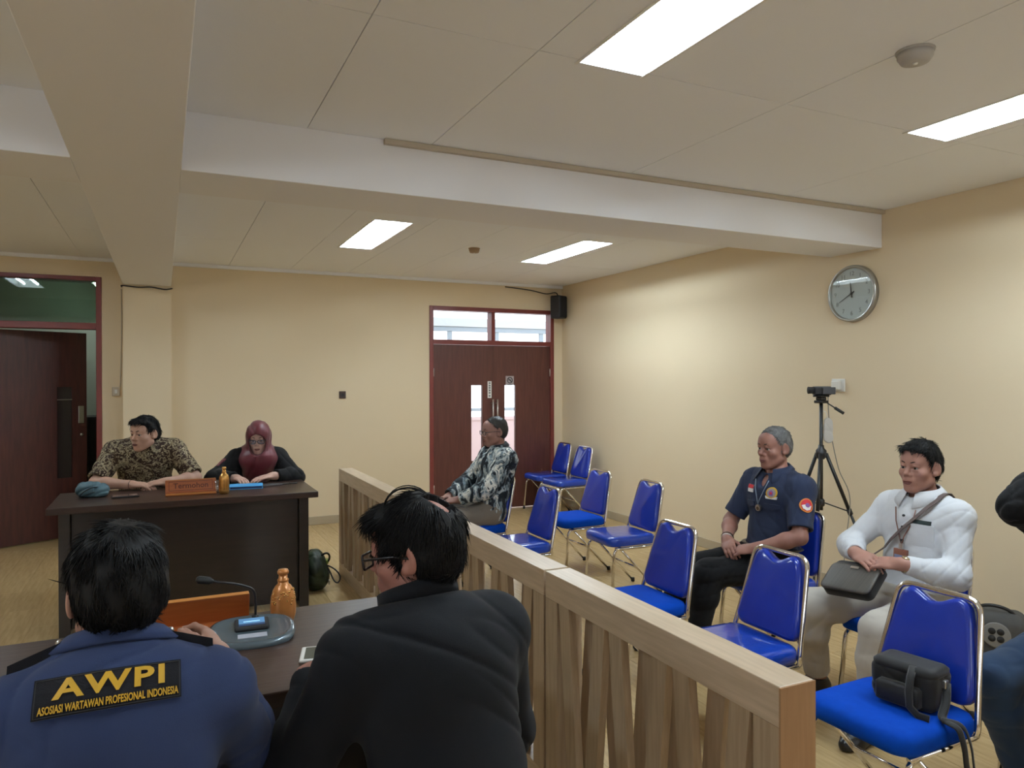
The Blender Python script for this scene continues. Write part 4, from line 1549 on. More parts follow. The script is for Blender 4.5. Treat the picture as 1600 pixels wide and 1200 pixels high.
# ---- man seen from behind with the lettered back patch
p = Person('person', 'man from behind in navy blue uniform shirt with a lettered back patch', (-.085, 1.44, 0), 0, seat=.495, lean=.36, lean2=.42, head_yaw=14, head_pitch=-6,
           head_fwd=.045, skin=skin('skin_tan', (0.404, 0.219, 0.161), (0.351, 0.186, 0.132)), shoulder=.172, bulk=1.0, scale=1.02, drop=.072, neck_up=0.155)
p.arm(1, (.115, 1.86, .965), (.35, -.1, -1), handdir=(-.1, .9, .25), palm=(-.8, 0, -.5), curl=.8)
p.arm(-1, (-.30, 1.90, .872), (-.35, -.1, -1), handdir=(.5, .85, 0), palm=(0, 0, -1), curl=.4)
p.leg(1, (.06, 1.72, .085), toe=(.1, 1, 0)); p.leg(-1, (-.24, 1.72, .085), toe=(-.1, 1, 0))
p.body()
sh = p.shirt(M['navy'], sleeve=1.93, infl=.018, arm_infl=.018, res=.0055, seed=4, fold=.004, hem=-.12, freq=34)
p.collar(M['navy'], r=.079, h=.036, open_=.8)
p.trousers(M['darktrouser'])
p.shoes(M['leather'])
p.hair(M['hair'], thick=.016, nape=-.088, noise=.005, strands=9000, length=.045, seed=5, lift=.12, side_thick=.010, front=.075, side_z=-.012, width=.0010, vol=(0, -.006, .004))
# epaulettes
for a in (1, -1):
    c = p.N + p.rgt * a * .125 * p.s + p.u3 * .02
    f = surface_fit(sh, c, p.rgt, p.fwd, -p.u3, .04, .03, deg=1, off=.0)
    e = patch('epaulette', f, [(a * x_, y_ * a) for x_, y_ in densify([(-.048, -.020), (-.040, -.024), (.048, -.028), (.048, .028), (-.040, .024), (-.048, .020)], .012)], M['patchblack'], p.root, .006, .006)
    mb = MB().ball(f(-a * .03, 0, .016), .007, 10, 8)
    mb.build('button', M['steel'], e)
# back patch with lettering
c = p.C - p.fwd * .16 + p.u3 * .104 - p.rgt * .004
ax_u, ax_w = p.rgt, p.u3
f = surface_fit(sh, c, ax_u, ax_w, p.fwd, .115, .05, off=.003)
pt = patch('back_patch', f, densify([(-.118, -.026), (.118, -.026), (.118, .042), (-.118, .042)], .02), M['patchblack'], p.root, .0, .002)
lettering('lettering', 'AWPI', .047, f, M['yellow'], pt, .004, .0185, .003, .0014, 1.42, 1.14)
lettering('lettering', 'ASOSIASI WARTAWAN PROFESIONAL INDONESIA', .0185, f, M['yellow'], pt, .002, -.013, .003, .0004, .53, 1.0)
edge = MB()
ring = densify([(-.115, -.023), (.115, -.023), (.115, .039), (-.115, .039)], .02)
edge.tube([Vector(f(a, b, .002)) for a, b in ring], .0011, 5, True)
edge.build('stitched_edge', M['ink'], pt)

# ---- man in the charcoal jacket, balding crown, spectacles
p = Person('person', 'balding man from behind in charcoal jacket and spectacles, beside the railing', (.575, 1.45, 0), 8, seat=.49, lean=.34, lean2=.40, head_yaw=44, head_pitch=-10,
           head_fwd=.05, skin=skin('skin_ruddy', (0.418, 0.193, 0.146), (0.351, 0.153, 0.117)), shoulder=.172, bulk=1.02, scale=1.03, neck_up=0.164)
p.hairmat = M['hair']
p.arm(-1, (.335, 1.83, .895), (-.5, -.4, -1), handdir=(.1, .95, -.1), palm=(.2, 0, -1), curl=.6)
p.arm(1, (.74, 1.90, .875), (.25, -.1, -1), handdir=(-.3, .9, 0), palm=(0, 0, -1), curl=.5)
p.leg(1, (.70, 1.70, .085), toe=(.1, 1, 0)); p.leg(-1, (.42, 1.70, .085), toe=(-.1, 1, 0))
p.body(jaw=1.08)
p.shirt(M['charcoal'], sleeve=1.97, infl=.022, arm_infl=.022, res=.0055, seed=9, fold=.004, hem=-.14, freq=22, name='jacket')
p.collar(M['charcoal'], r=.086, h=.046, open_=1.0, tips=False)
p.trousers(M['darktrouser'])
p.shoes(M['leather'])
p.hair(M['hair'], thick=.011, nape=-.100, noise=.006, strands=9000, length=.055, seed=8, lift=.14, side_thick=.012, front=.078, side_z=-.020, whorl=(.0, -.06, .12), bald=(.0, -.080, .108, .040), width=.0011, vol=(0, -.004, .006), fringe=.1)
# a loose arc of hair over the crown
R4 = p.R4
mb = MB()
for k in range(9):
    o = random.uniform(-.008, .008)
    hgt = .155 + random.uniform(-.006, .004)
    mb.tube(bez((-.03 + o, .045, .118), (-.035 + o, .03, hgt + .012), (-.01 + o, -.035, hgt + .012), (.01 + o, -.05, .122), 10), .0008, 5, mtx=R4)
mb.build('loose_hair', M['hair'], p.root)
p.glasses(mat('black_spectacle_frame', (.01, .008, .008), .3), .030, .018, .006, .0030)
mb = MB().tube([Vector(q) for q in [p.wr[-1] - unit(p.wr[-1] - p.el[-1]) * .03 + .034 * (math.cos(a) * unit(np.cross(unit(p.wr[-1] - p.el[-1]), V(0, 0, 1))) + math.sin(a) * V(0, 0, 1)) for a in [i * PI / 8 for i in range(16)]]], .006, 6, True)
mb.build('wristband', M['black'], p.root)

# ---- man in black and white batik
p = Person('person', 'man in black and white batik shirt and spectacles, reclining by the double door', (2.41, 5.53, 0), 90, seat=.455, lean=-.30, lean2=-.12, head_yaw=0, head_pitch=-4,
           head_fwd=.035, skin=skin('skin_brown', (0.324, 0.173, 0.140), (0.283, 0.146, 0.117)), shoulder=.18, bulk=1.08, neck_up=0.160)
p.hairmat = M['hair_short']
p.arm(-1, (2.14, 5.48, .665), (.5, -.9, -.4), handdir=(-.85, .45, -.1), palm=(.1, .3, -1), curl=.8)
p.arm(1, (2.12, 5.66, .665), (.5, .9, -.4), handdir=(-.85, -.45, -.05), palm=(.1, -.3, -1), curl=.8)
p.leg(-1, (1.90, 5.45, .085), toe=(-1, -.1, 0)); p.leg(1, (1.90, 5.70, .085), toe=(-1, .1, 0))
p.body(jaw=1.04)
p.shirt(M['batik_c'], sleeve=1.95, infl=.022, arm_infl=.022, res=.007, seed=14, fold=.006, hem=-.16)
p.collar(M['batik_c'], r=.070, h=.034, open_=.7)
p.trousers(M['greytrouser'])
p.shoes(M['leather'])
p.hair(M['hair_short'], thick=.010, front=.050, top_z=.080, nape=-.06, noise=.003, strands=3500, length=.022, seed=3, side_thick=.003, side_z=.0, lift=.2)
p.glasses()
R4 = p.R4
MB().ball((0, .083, -.108), (.020, .014, .014), 12, 8, R4).build('goatee', M['hair_short'], p.root)
MB().tube([(-.020, .0965, -.054), (0, .1035, -.0505), (.020, .0965, -.054)], .0032, 6, mtx=R4).build('moustache', M['hair_short'], p.root)
# ---- man in the navy uniform
p = Person('person', 'grey-haired man in dark navy uniform shirt with emblem patches', (3.25, 3.26, 0), 90, seat=.46, lean=-.20, lean2=-.06, head_yaw=0, head_pitch=-3,
           head_fwd=.03, skin=skin('skin_dark_tan', (0.337, 0.166, 0.125), (0.283, 0.133, 0.103)), shoulder=.182, bulk=1.02, neck_up=0.170)
p.hairmat = M['hair_short']
p.arm(1, (3.01, 3.36, .675), (.3, .9, -.5), handdir=(-.55, -.8, -.25), palm=(.35, -.3, -.9), curl=.75)
p.arm(-1, (3.03, 3.155, .665), (.3, -.9, -.5), handdir=(-.6, .8, -.20), palm=(.35, .3, -.9), curl=.75)
p.leg(-1, (2.78, 3.36, .085), toe=(-1, -.1, 0)); p.leg(1, (2.74, 3.61, .085), toe=(-1, .15, 0))
p.body()
sh = p.shirt(M['uniform'], sleeve=.84, infl=.017, arm_infl=.024, res=.0065, seed=22, fold=.003, hem=-.10, vee=.07)
p.collar(M['uniform'], r=.069, h=.034, open_=1.1)
p.trousers(M['darktrouser'], end=1.86, infl=.020)
p.shoes(M['leather'], name='sandal', top=.055)
p.hair(M['hair_grey'], thick=.012, front=.060, top_z=.082, nape=-.06, noise=.003, strands=3500, length=.022, seed=6, side_thick=.003, lift=.25)
def chest(p, sh, dx, dz, wu=.04, ww=.04, off=.003, tiltin=.25):
    c = p.C + p.rgt * dx + p.u3 * dz + p.fwd * .15
    d = unit(-p.fwd - p.rgt * dx * tiltin * 4)
    u = unit(np.cross(d, p.u3))
    u = u if u @ p.rgt > 0 else -u
    return surface_fit(sh, c, -u, p.u3, d, wu, ww, off=off)     # a>0 is to the wearer's left = right as seen
f = chest(p, sh, .085, .075)
M['red'] = mat('red_cloth', (.55, .02, .03), .7)
M['whitecloth'] = mat('white_cloth', (.75, .74, .72), .7)
M['orange'] = mat('orange_border', (.60, .20, .03), .7)
M['purple'] = mat('purple_cloth', (.24, .10, .32), .7)
b = patch('flag_badge', f, densify([(-.029, -.022), (.029, -.022), (.029, .022), (-.029, .022)], .012), M['whitecloth'], p.root)
patch('red_stripe', f, densify([(-.029, .0), (.029, .0), (.029, .022), (-.029, .022)], .012), M['red'], b, .0015, .0015)
f = chest(p, sh, -.085, .068)
b = patch('round_emblem', f, circle(.033, 22), M['yellow'], p.root)
patch('emblem_field', f, circle(.026, 20), mat('grey_emblem', (.30, .28, .26), .7), b, .0015, .0015)
patch('emblem_centre', f, densify([(-.010, -.016), (.010, -.016), (.014, .006), (0, .017), (-.014, .006)], .008), M['purple'], b, .003, .0015)
patch('emblem_core', f, circle(.007, 10, (0, -.002)), M['red'], b, .0045, .0012)
patch('ribbon', f, densify([(-.034, -.020), (-.020, -.031), (.020, -.031), (.034, -.020), (.030, -.036), (-.030, -.036)], .01), M['whitecloth'], b, .003, .0015)
a_, e_ = p.sh[-1], p.el[-1]
m_ = a_ + (e_ - a_) * .42
arm_d = unit(e_ - a_)
outd = unit(-p.rgt * .9 + p.fwd * .45 - arm_d * ((-p.rgt * .9 + p.fwd * .45) @ arm_d))
f = surface_fit(sh, m_ + outd * .12, unit(np.cross(-arm_d, outd)), -arm_d, -outd, .03, .035, off=.003)
b = patch('sleeve_emblem', f, circle(.041, 24, (0, 0), .92), M['orange'], p.root)
patch('emblem_field', f, circle(.034, 22, (0, 0), .92), M['red'], b, .0015, .0015)
patch('emblem_band', f, densify([(-.028, -.004), (-.012, .002), (.016, -.008), (.026, .004), (.020, -.022), (0, -.031), (-.020, -.022)], .008), M['whitecloth'], b, .003, .0012)
patch('emblem_centre', f, circle(.013, 12, (.003, .0)), M['purple'], b, .0045, .0012)
fc = surface_fit(sh, p.C + p.fwd * .15 + p.u3 * .02, -p.rgt, p.u3, -p.fwd, .075, .11, off=.001)
mb = MB()
tube_on(fc, [(-.052, .115), (-.035, .06), (-.008, -.005), (0, -.030)], .0026, mb, .003)
tube_on(fc, [(.052, .115), (.035, .06), (.008, -.005), (0, -.030)], .0026, mb, .003)
ln = mb.build('lanyard', mat('blue_grey_lanyard', (.16, .20, .26), .6), p.root)
patch('medallion', fc, circle(.019, 16, (0, -.050)), M['steel'], ln, .003, .004)
patch('medallion_centre', fc, circle(.011, 12, (0, -.054)), mat('bronze', (.10, .07, .05), .4, .6), ln, .007, .001)
for s_ in (.085, -.085):
    f = chest(p, sh, s_, -.01)
    patch('pocket_flap', f, densify([(-.045, .012), (-.045, -.014), (0, -.024), (.045, -.014), (.045, .012)][::-1], .012), M['uniform'], p.root, .0, .003)
def band(p, side, back, r, tr, m, name):
    d = unit(p.wr[side] - p.el[side])
    s1 = unit(np.cross(d, V(0, 0, 1)))
    s2 = np.cross(s1, d)
    c = p.wr[side] - d * back
    return MB().tube([Vector(c + r * (math.cos(i * PI / 9) * s1 + math.sin(i * PI / 9) * s2)) for i in range(18)], tr, 6, True).build(name, m, p.root), c, d, s1, s2
band(p, 1, .012, .032, .0045, M['steel'], 'bracelet')
band(p, 1, .030, .034, .0040, mat('dark_beads', (.05, .03, .02), .4), 'bracelet')
# belt
MB().tube([Vector(p.P + p.u1 * .075 + p.rgt * .176 * math.cos(a) * p.bulk + p.fwd * .136 * math.sin(a) * p.bulk) for a in [i * PI / 16 for i in range(32)]], .016, 6, True, flat=.4).build('belt', M['leather'], p.root)

# ---- man in the white shirt
p = Person('person', 'man in white shirt and beige trousers with a shoulder bag on his lap', (3.31, 2.38, 0), 90, seat=.44, lean=-.20, lean2=-.10, head_yaw=2, head_pitch=0,
           head_fwd=.03, skin=skin('skin_warm', (0.445, 0.233, 0.183), (0.377, 0.193, 0.146)), shoulder=.172, bulk=1.04, neck_up=0.164)
p.hairmat = M['hair']
p.arm(1, (3.04, 2.49, .775), (.2, .9, -.5), handdir=(-.35, -.92, -.05), palm=(.45, 0, -.85), curl=.55)
p.arm(-1, (3.05, 2.255, .775), (.8, -.55, -.45), handdir=(-.35, .92, -.05), palm=(.45, 0, -.85), curl=.5)
p.leg(-1, (2.86, 2.27, .085), pole=(-.25, -.15, 1), toe=(-1, -.1, 0)); p.leg(1, (3.06, 2.74, .085), pole=(-1, .3, .7), toe=(-1, .2, 0))
p.body(jaw=1.06)
sh = p.shirt(M['whiteshirt'], sleeve=1.93, infl=.017, arm_infl=.013, res=.0065, seed=31, fold=.0026, hem=-.09, freq=34)
p.collar(M['whiteshirt'], r=.071, h=.036, open_=.5)
p.collar(M['ink'], r=.069, h=.026, open_=.5, tips=False, name='inner_collar', drop=.002)
p.trousers(M['beige'], infl=.024, end=1.93, fold=.0028)
p.shoes(M['leather'])
p.hair(M['hair'], thick=.016, front=.066, top_z=.080, nape=-.055, noise=.005, strands=3000, length=.035, seed=12, side_thick=.003, lift=.25, spike=.08, vol=(0, .004, .006), fringe=.08)
fc = surface_fit(sh, p.C + p.fwd * .2 - p.u3 * .02, -p.rgt, p.u3, -p.fwd, .13, .15, off=.001)
mb = MB()
tube_on(fc, [(-.050, .135), (-.038, .07), (-.010, .0), (.002, -.035)], .0028, mb, .002)
tube_on(fc, [(.055, .135), (.045, .07), (.014, .0), (.006, -.035)], .0028, mb, .002)
ln = mb.build('lanyard', mat('brown_lanyard', (.20, .09, .07), .6), p.root)
patch('badge_holder', fc, densify([(-.034, -.115), (.034, -.115), (.034, -.062), (-.034, -.062)], .02), mat('badge_red_brown', (.30, .12, .08), .4), ln, .004, .003)
patch('badge_print', fc, densify([(-.028, -.110), (.028, -.110), (.028, -.090), (-.028, -.090)], .02), mat('badge_blue', (.25, .30, .50), .5), ln, .007, .001)
patch('badge_clip', fc, densify([(-.008, -.062), (.012, -.062), (.012, -.034), (-.008, -.034)], .02), M['steel'], ln, .004, .003)
fp = chest(p, sh, -.092, .03, .05, .05)
patch('pocket_edge', fp, densify([(-.048, .010), (.048, .010), (.048, .020), (-.048, .020)], .012), M['whiteshirt'], p.root, .0, .004)
patch('pocket_print', fp, densify([(-.040, .022), (.034, .022), (.034, .040), (-.040, .040)], .012), mat('dark_green_print', (.02, .035, .035), .7), p.root, .0, .0015)
patch('pocket', fp, densify([(-.048, -.085), (.048, -.085), (.048, .012), (-.048, .012)], .016), M['whiteshirt'], p.root, .0, .002)
for b_ in (.10, .045, -.02):
    patch('button', fc, circle(.006, 10, (.0, b_)), M['ink'], p.root, .002, .002)
w_, c, d, s1, s2 = band(p, -1, .012, .031, .0055, mat('gold_watch', (.55, .42, .22), .25, .9), 'watch')
q = unit(-p.fwd * -.4 + V(0, 0, 1))
q = unit(q - d * (q @ d))
mw = basis(unit(np.cross(q, d)), d, q, c + q * .030)
MB().lathe([(.019, 0), (.020, .004), (.017, .009)], 20, mw).build('watch_dial', mat('gold_watch_case', (.60, .48, .28), .2, .9), w_)
# shoulder strap and bag are a thing of their own, built below
WHITE = p

# ---- person cut off by the right edge
p = Person('person', 'person cut off at right edge, black sleeve raised, legs in dark jeans', (3.30, 1.60, 0), 90, seat=.475, lean=-.02, head_yaw=10, head_pitch=0,
           skin=skin('skin_mid', (0.377, 0.199, 0.146), (0.324, 0.173, 0.132)), shoulder=.180, bulk=1.05)
p.hairmat = M['hair']
p.arm(1, (3.20, 1.68, 1.30), (-1, .15, -.4), handdir=(.1, -.3, 1), palm=(1, 0, 0), curl=.5)
p.arm(-1, (2.95, 1.50, .68), (.2, -.9, -.4), handdir=(-.8, .5, -.2), palm=(0, 0, -1), curl=.7)
p.leg(1, (3.02, 1.72, .085), pole=(-1, .1, .7), toe=(-1, .1, 0)); p.leg(-1, (2.95, 1.42, .085), pole=(-1, -.1, .7), toe=(-1, -.1, 0))
p.body()
p.shirt(M['blackcloth'], sleeve=1.95, infl=.018, arm_infl=.022, res=.008, seed=40, fold=.005, hem=.06, name='jacket')
p.collar(M['blackcloth'], r=.070, h=.034)
F = Field(p.P - V(.28, .26, .12), p.P + V(.28, .26, .26), .009)
p.torso(F, .022)
F.fold(.004, 22, 41)
F.cut(p.P + V(0, 0, .2), V(0, 0, 1)); F.cut(p.P + V(0, 0, -.05), V(0, 0, -1))
v, q = F.mesh()
link_mesh('shirt_hem', v, q, cloth('royal_blue_knit', (.020, .024, .16)), p.root, True)
p.trousers(M['denim'], infl=.020, end=1.94)
p.shoes(M['leather'])
p.hair(M['hair'], thick=.016, strands=600, length=.035, seed=2, side_thick=.01)

# ---- man in brown batik at the far desk
p = Person('person', 'man in brown batik shirt leaning on the far desk with crossed hands', (-.125, 6.44, 0), 180, seat=.575, lean=.38, lean2=.50, head_yaw=-42, head_pitch=-4,
           head_fwd=.085, skin=skin('skin_light_tan', (0.540, 0.326, 0.242), (0.472, 0.279, 0.206)), shoulder=.195, bulk=1.10, neck_up=0.127, scale=1.03)
p.hairmat = M['hair']
p.arm(1, (-.215, 5.955, .872), (-1, -.1, -.5), handdir=(.95, -.25, -.02), palm=(0, .2, -1), curl=.5)
p.arm(-1, (.015, 5.96, .878), (1, .1, -.5), handdir=(-.95, -.25, -.02), palm=(0, .2, -1), curl=.7)
p.leg(1, (-.30, 6.15, .085), toe=(-.1, -1, 0)); p.leg(-1, (.05, 6.15, .085), toe=(.1, -1, 0))
p.body(jaw=1.10)
p.shirt(M['batik_g'], sleeve=.90, infl=.020, arm_infl=.026, res=.007, seed=51, fold=.0045, hem=-.12)
p.collar(M['batik_g'], r=.074, h=.034, open_=1.0)
p.trousers(M['darktrouser'], res=.011)
p.shoes(M['leather'])
p.hair(M['hair'], thick=.017, front=.070, top_z=.074, nape=-.055, noise=.006, strands=2500, length=.035, seed=15, side_thick=.004, lift=.2, spike=.05, fringe=.15)
band(p, 1, -.005, .031, .0030, M['black'], 'bracelet')

# ---- woman with the maroon headscarf
p = Person('person', 'woman in maroon headscarf and black jacket with hands on the far desk', (.70, 6.47, 0), 180, seat=.485, lean=.30, lean2=.40, head_yaw=-14, head_pitch=-14,
           head_fwd=.06, skin=skin('skin_fair', (0.594, 0.372, 0.308), (0.540, 0.332, 0.264)), shoulder=.165, bulk=1.0, neck_up=0.150, scale=.98)
p.hairmat = M['hair']
p.arm(-1, (.775, 5.985, .875), (1, .2, -.4), handdir=(-.9, -.42, -.03), palm=(0, .1, -1), curl=.30)
p.arm(1, (.51, 5.97, .872), (-1, .2, -.4), handdir=(.3, -.95, 0), palm=(0, 0, -1), curl=.4)
p.leg(1, (.58, 6.15, .085), toe=(-.1, -1, 0)); p.leg(-1, (.82, 6.15, .085), toe=(.1, -1, 0))
p.body(jaw=.96, nose=.9)
sh = p.shirt(M['blackcloth'], sleeve=1.88, infl=.018, arm_infl=.022, res=.007, seed=61, fold=.005, hem=-.12, name='jacket')
p.trousers(M['darktrouser'], res=.011)
p.shoes(M['leather'])
p.glasses()
# headscarf
s = p.s
q = lambda x, y, z: p.H + p.Rh @ (V(x, y, z) * s)
F = Field(p.H - V(.26, .26, .36), p.H + V(.26, .26, .20), .0055)
F.ell(q(0, -.012, .034), V(.098, .123, .109) * s, p.Rh, .02)
F.ell(q(0, -.030, -.05), V(.090, .090, .11) * s, p.Rh, .05)
F.cone(q(0, .02, -.09), p.N + p.fwd * .045 + p.u3 * .02, .085, .100, k=.05)
F.ell(p.C + p.u3 * .12 + p.fwd * .055, V(.165, .105, .085), p.Rt, .06)
F.ell(p.C + p.u3 * .03 + p.fwd * .085, V(.125, .085, .13), p.Rt, .05)
F.ell(p.N - p.fwd * .03, V(.15, .09, .06), p.Rt, .05)
F.fold(.007, 24, 63, dirs=[(1, 0, .15), (.9, .3, -.1), (1, -.3, .2)], warp=.35)
X, Y, Z = F.axes()
P_ = [X - p.H[0], Y - p.H[1], Z - p.H[2]]
x = (p.Rh[0, 0] * P_[0] + p.Rh[1, 0] * P_[1] + p.Rh[2, 0] * P_[2]) / s
y = (p.Rh[0, 1] * P_[0] + p.Rh[1, 1] * P_[1] + p.Rh[2, 1] * P_[2]) / s
z = (p.Rh[0, 2] * P_[0] + p.Rh[1, 2] * P_[1] + p.Rh[2, 2] * P_[2]) / s
face = .001 + np.maximum((np.sqrt((x / .066) ** 2 + ((z + .024) / .090) ** 2) - 1) * .062, -(y - .028))
F.v = np.maximum(F.v, -face.astype(np.float32))
v, f_ = F.mesh()
hj = link_mesh('headscarf', v, f_, M['maroon'], p.root, True)
a_, e_ = p.sh[1], p.el[1]
m_ = a_ + (e_ - a_) * .55
ad = unit(e_ - a_)
od = unit(p.rgt * .7 + p.fwd * .7 - ad * ((p.rgt * .7 + p.fwd * .7) @ ad))
f = surface_fit(sh, m_ + od * .12, unit(np.cross(-ad, od)), -ad, -od, .02, .045, off=.003)
patch('sleeve_stripe', f, densify([(-.014, -.045), (.014, -.045), (.014, .045), (-.014, .045)], .015), M['maroon'], p.root)
print('people', __import__('time').time() - T0)

# ------------------------------------------------------------------ things on the far desk
DZ = .8305
def nameplate(label, loc, rz, text, W=.325):
    t = thing('nameplate', label, 'nameplate', loc, rz)
    MB().box((-W / 2, -.055, 0), (W / 2, .045, .016), .003).build('base', M['signwood'], t)
    tilt = Matrix.Translation((0, -.005, .014)) @ Matrix.Rotation(math.radians(-14), 4, 'X')
    MB().box((-W / 2, -.008, 0), (W / 2, .008, .088), .003, tilt).build('plate', M['signwood'], t)
    MB().box((-W / 2 + .002, -.0088, .0875), (W / 2 - .002, .0088, .0905), .001, tilt).build('top_edge', M['signedge'], t)
    MB().box((-W / 2 + .002, -.058, .006), (W / 2 - .002, -.054, .016), .001).build('front_lip', M['signedge'], t)
    fr = MB()
    a, b = W / 2 - .022, .078
    for q in ((-a, -.0095, .014, a, -.008, .017), (-a, -.0095, b - .003, a, -.008, b), (-a, -.0095, .014, -a + .003, -.008, b), (a - .003, -.0095, .014, a, -.008, b)):
        fr.box(q[:3], q[3:], 0, tilt)
    fr.build('carved_border', M['signtext'], t)
    if not text:
        return t
    v, f = text_mesh(text, .052, .0008, .0006)
    m = tilt @ Matrix.Translation((0, -.0085, .046)) @ Matrix.Rotation(PI / 2, 4, 'X')
    MB().add(v, f, False, m).build('lettering', M['signtext'], t)
    return t
nameplate('orange-brown wooden nameplate at the front edge of the far desk', (.175, 5.575, DZ), 0, 'Termohon')

def bottle(label, loc, m, h=.178, R=.041, slim=False):
    t = thing('bottle', label, 'bottle', loc, group='gold ornamental bottles')
    if slim:
        prof = [(R * .80, 0), (R * .95, .006), (R, .03), (R * 1.0, .10), (R * .96, .118), (R * .75, .134), (R * .48, .142), (R * .40, .150)]
    else:
        prof = [(R * .62, 0), (R * .80, .005), (R * .97, .030), (R, .055), (R * .93, .088), (R * .78, .110), (R * .60, .122), (R * .42, .129), (R * .40, .137)]
    MB().lathe(prof, 28).build('body', m, t)
    z = prof[-1][1]
    MB().lathe([(R * .36, z - .002), (R * .44, z + .001), (R * .44, z + .006), (R * .34, z + .009), (R * .33, z + .022)], 20).build('neck', m, t)
    MB().lathe([(R * .30, z + .020), (R * .43, z + .024), (R * .45, z + .031), (R * .36, z + .038)], 20).build('stopper', m, t)
    if not slim:
        mb = MB()
        for k in range(44):
            a = random.uniform(-3.0, .6)
            zz = random.uniform(.066, .112)
            r = R * (.98 - max(zz - .055, 0) * 4.1)
            mb.ball((r * math.cos(a), r * math.sin(a), zz), (.0045, .0045, .0035), 7, 5)
        mb.build('raised_flowers', M['gold'], t)
    return t
bottle('slim shiny gold bottle beside the nameplate on the far desk', (.385, 5.49, DZ), M['gold'], .19, .034, True)
t = thing('water_glass', 'small clear drinking glass between the nameplate and slim gold bottle', 'glass', (.352, 5.585, DZ))
MB().lathe([(.024, 0), (.025, .004), (.029, .085), (.0275, .085), (.0235, .006)], 20).build('tumbler', glass('drinking_glass', (.82, .80, .78), .22), t)
t = thing('crumpled_bag', 'crumpled teal cloth bag on the left end of the far desk', 'bag', (-.435, 5.76, DZ))
F = Field(V(-.16, -.13, -.01), V(.16, .13, .15), .005)
F.ell((0, 0, .045), (.095, .07, .055), None, .03)
F.ell((.04, -.02, .035), (.06, .06, .035), None, .03)
F.ell((-.05, .01, .05), (.045, .05, .045), None, .03)
F.fold(.008, 40, 71)
F.cut((0, 0, 0), (0, 0, -1))
v, f = F.mesh()
M['teal'] = mat('teal_cloth', (.045, .095, .125), .6, mottle=(9, (.09, .17, .21), .2))
link_mesh('cloth', v, f, M['teal'], t, True)
mb = MB()
mb.tube(bez((-.07, -.055, .02), (-.03, -.085, .07), (.03, -.075, .09), (.07, -.045, .05)), .006, 6, flat=.5)
mb.tube(bez((-.06, -.06, .01), (0, -.085, .04), (.04, -.085, .05), (.085, -.04, .03)), .005, 6, flat=.5)
mb.build('strap', M['ink'], t)
t = thing('tablet', 'flat dark tablet lying before the crossed hands of the batik man', 'tablet', (-.235, 5.655, DZ), math.radians(4))
MB().box((-.085, -.055, 0), (.085, .055, .009), .003).build('body', M['black'], t)
MB().box((-.076, -.047, .0088), (.076, .047, .0096)).build('screen', mat('dark_screen', (.02, .022, .025), .08), t)
t = thing('folder', 'bright blue folder lying by the slim gold bottle on the far desk', 'folder', (.555, 5.73, DZ), math.radians(-6))
M['folderblue'] = mat('blue_folder', (.07, .40, .82), .45)
MB().box((-.115, -.08, 0), (.115, .08, .004), .001).build('back_cover', M['folderblue'], t)
MB().box((-.11, -.076, .004), (.11, .076, .017)).build('sheets', mat('navy_edge', (.02, .035, .13), .6), t)
MB().box((-.115, -.08, .017), (.115, .08, .021), .001).build('front_cover', M['folderblue'], t)
t = thing('phone', 'dark phone lying by the hand of the woman in the headscarf', 'phone', (.735, 5.77, DZ), math.radians(10))
MB().box((-.075, -.035, 0), (.075, .035, .010), .003).build('body', mat('grey_phone', (.10, .085, .085), .3), t)
MB().box((-.068, -.031, .0098), (.068, .031, .0106)).build('screen', M['ink'], t)
t = thing('pen', 'thin dark pen lying on the right end of the far desk', 'pen', (.865, 5.78, DZ + .005), math.radians(8))
MB().tube([(-.065, 0, 0), (.06, 0, 0), (.07, 0, 0)], [.0045, .0045, .0015], 8).build('barrel', M['black'], t)
MB().box((.0, -.0025, .004), (-.05, .0025, .006)).build('clip', M['steel'], t)
# bag on the floor past the desk
t = thing('backpack', 'dark green and black backpack on the floor against the desk side', 'bag', (1.06, 5.80, 0), math.radians(-8))
F = Field(V(-.16, -.20, -.01), V(.16, .20, .36), .008)
F.ell((0, 0, .15), (.095, .15, .16), None, .04)
F.ell((.05, 0, .10), (.06, .11, .09), None, .04)
F.fold(.007, 26, 77)
F.cut((0, 0, 0), (0, 0, -1))
v, f = F.mesh()
link_mesh('body', v, f, mat('black_green_nylon', (.010, .014, .012), .5, mottle=(7, (.035, .055, .02), .16)), t, True)
MB().tube(bez((.05, -.06, .27), (.11, -.10, .33), (.13, -.06, .24), (.09, -.03, .20)), .008, 8).build('handle', M['black'], t)
MB().tube(bez((.09, -.05, .19), (.16, -.08, .17), (.22, -.10, .10), (.17, -.10, .06), 10) + bez((.17, -.10, .06), (.13, -.10, .06), (.13, -.08, .13), (.09, -.05, .18), 10)[1:], .006, 6).build('strap', M['black'], t)
MB().box((.085, -.05, .20), (.105, .03, .225), .004).build('label', mat('lime_label', (.22, .30, .05), .6), t)
MB().box((.10, -.10, .05), (.112, -.06, .085), .004).build('buckle', M['steel'], t)

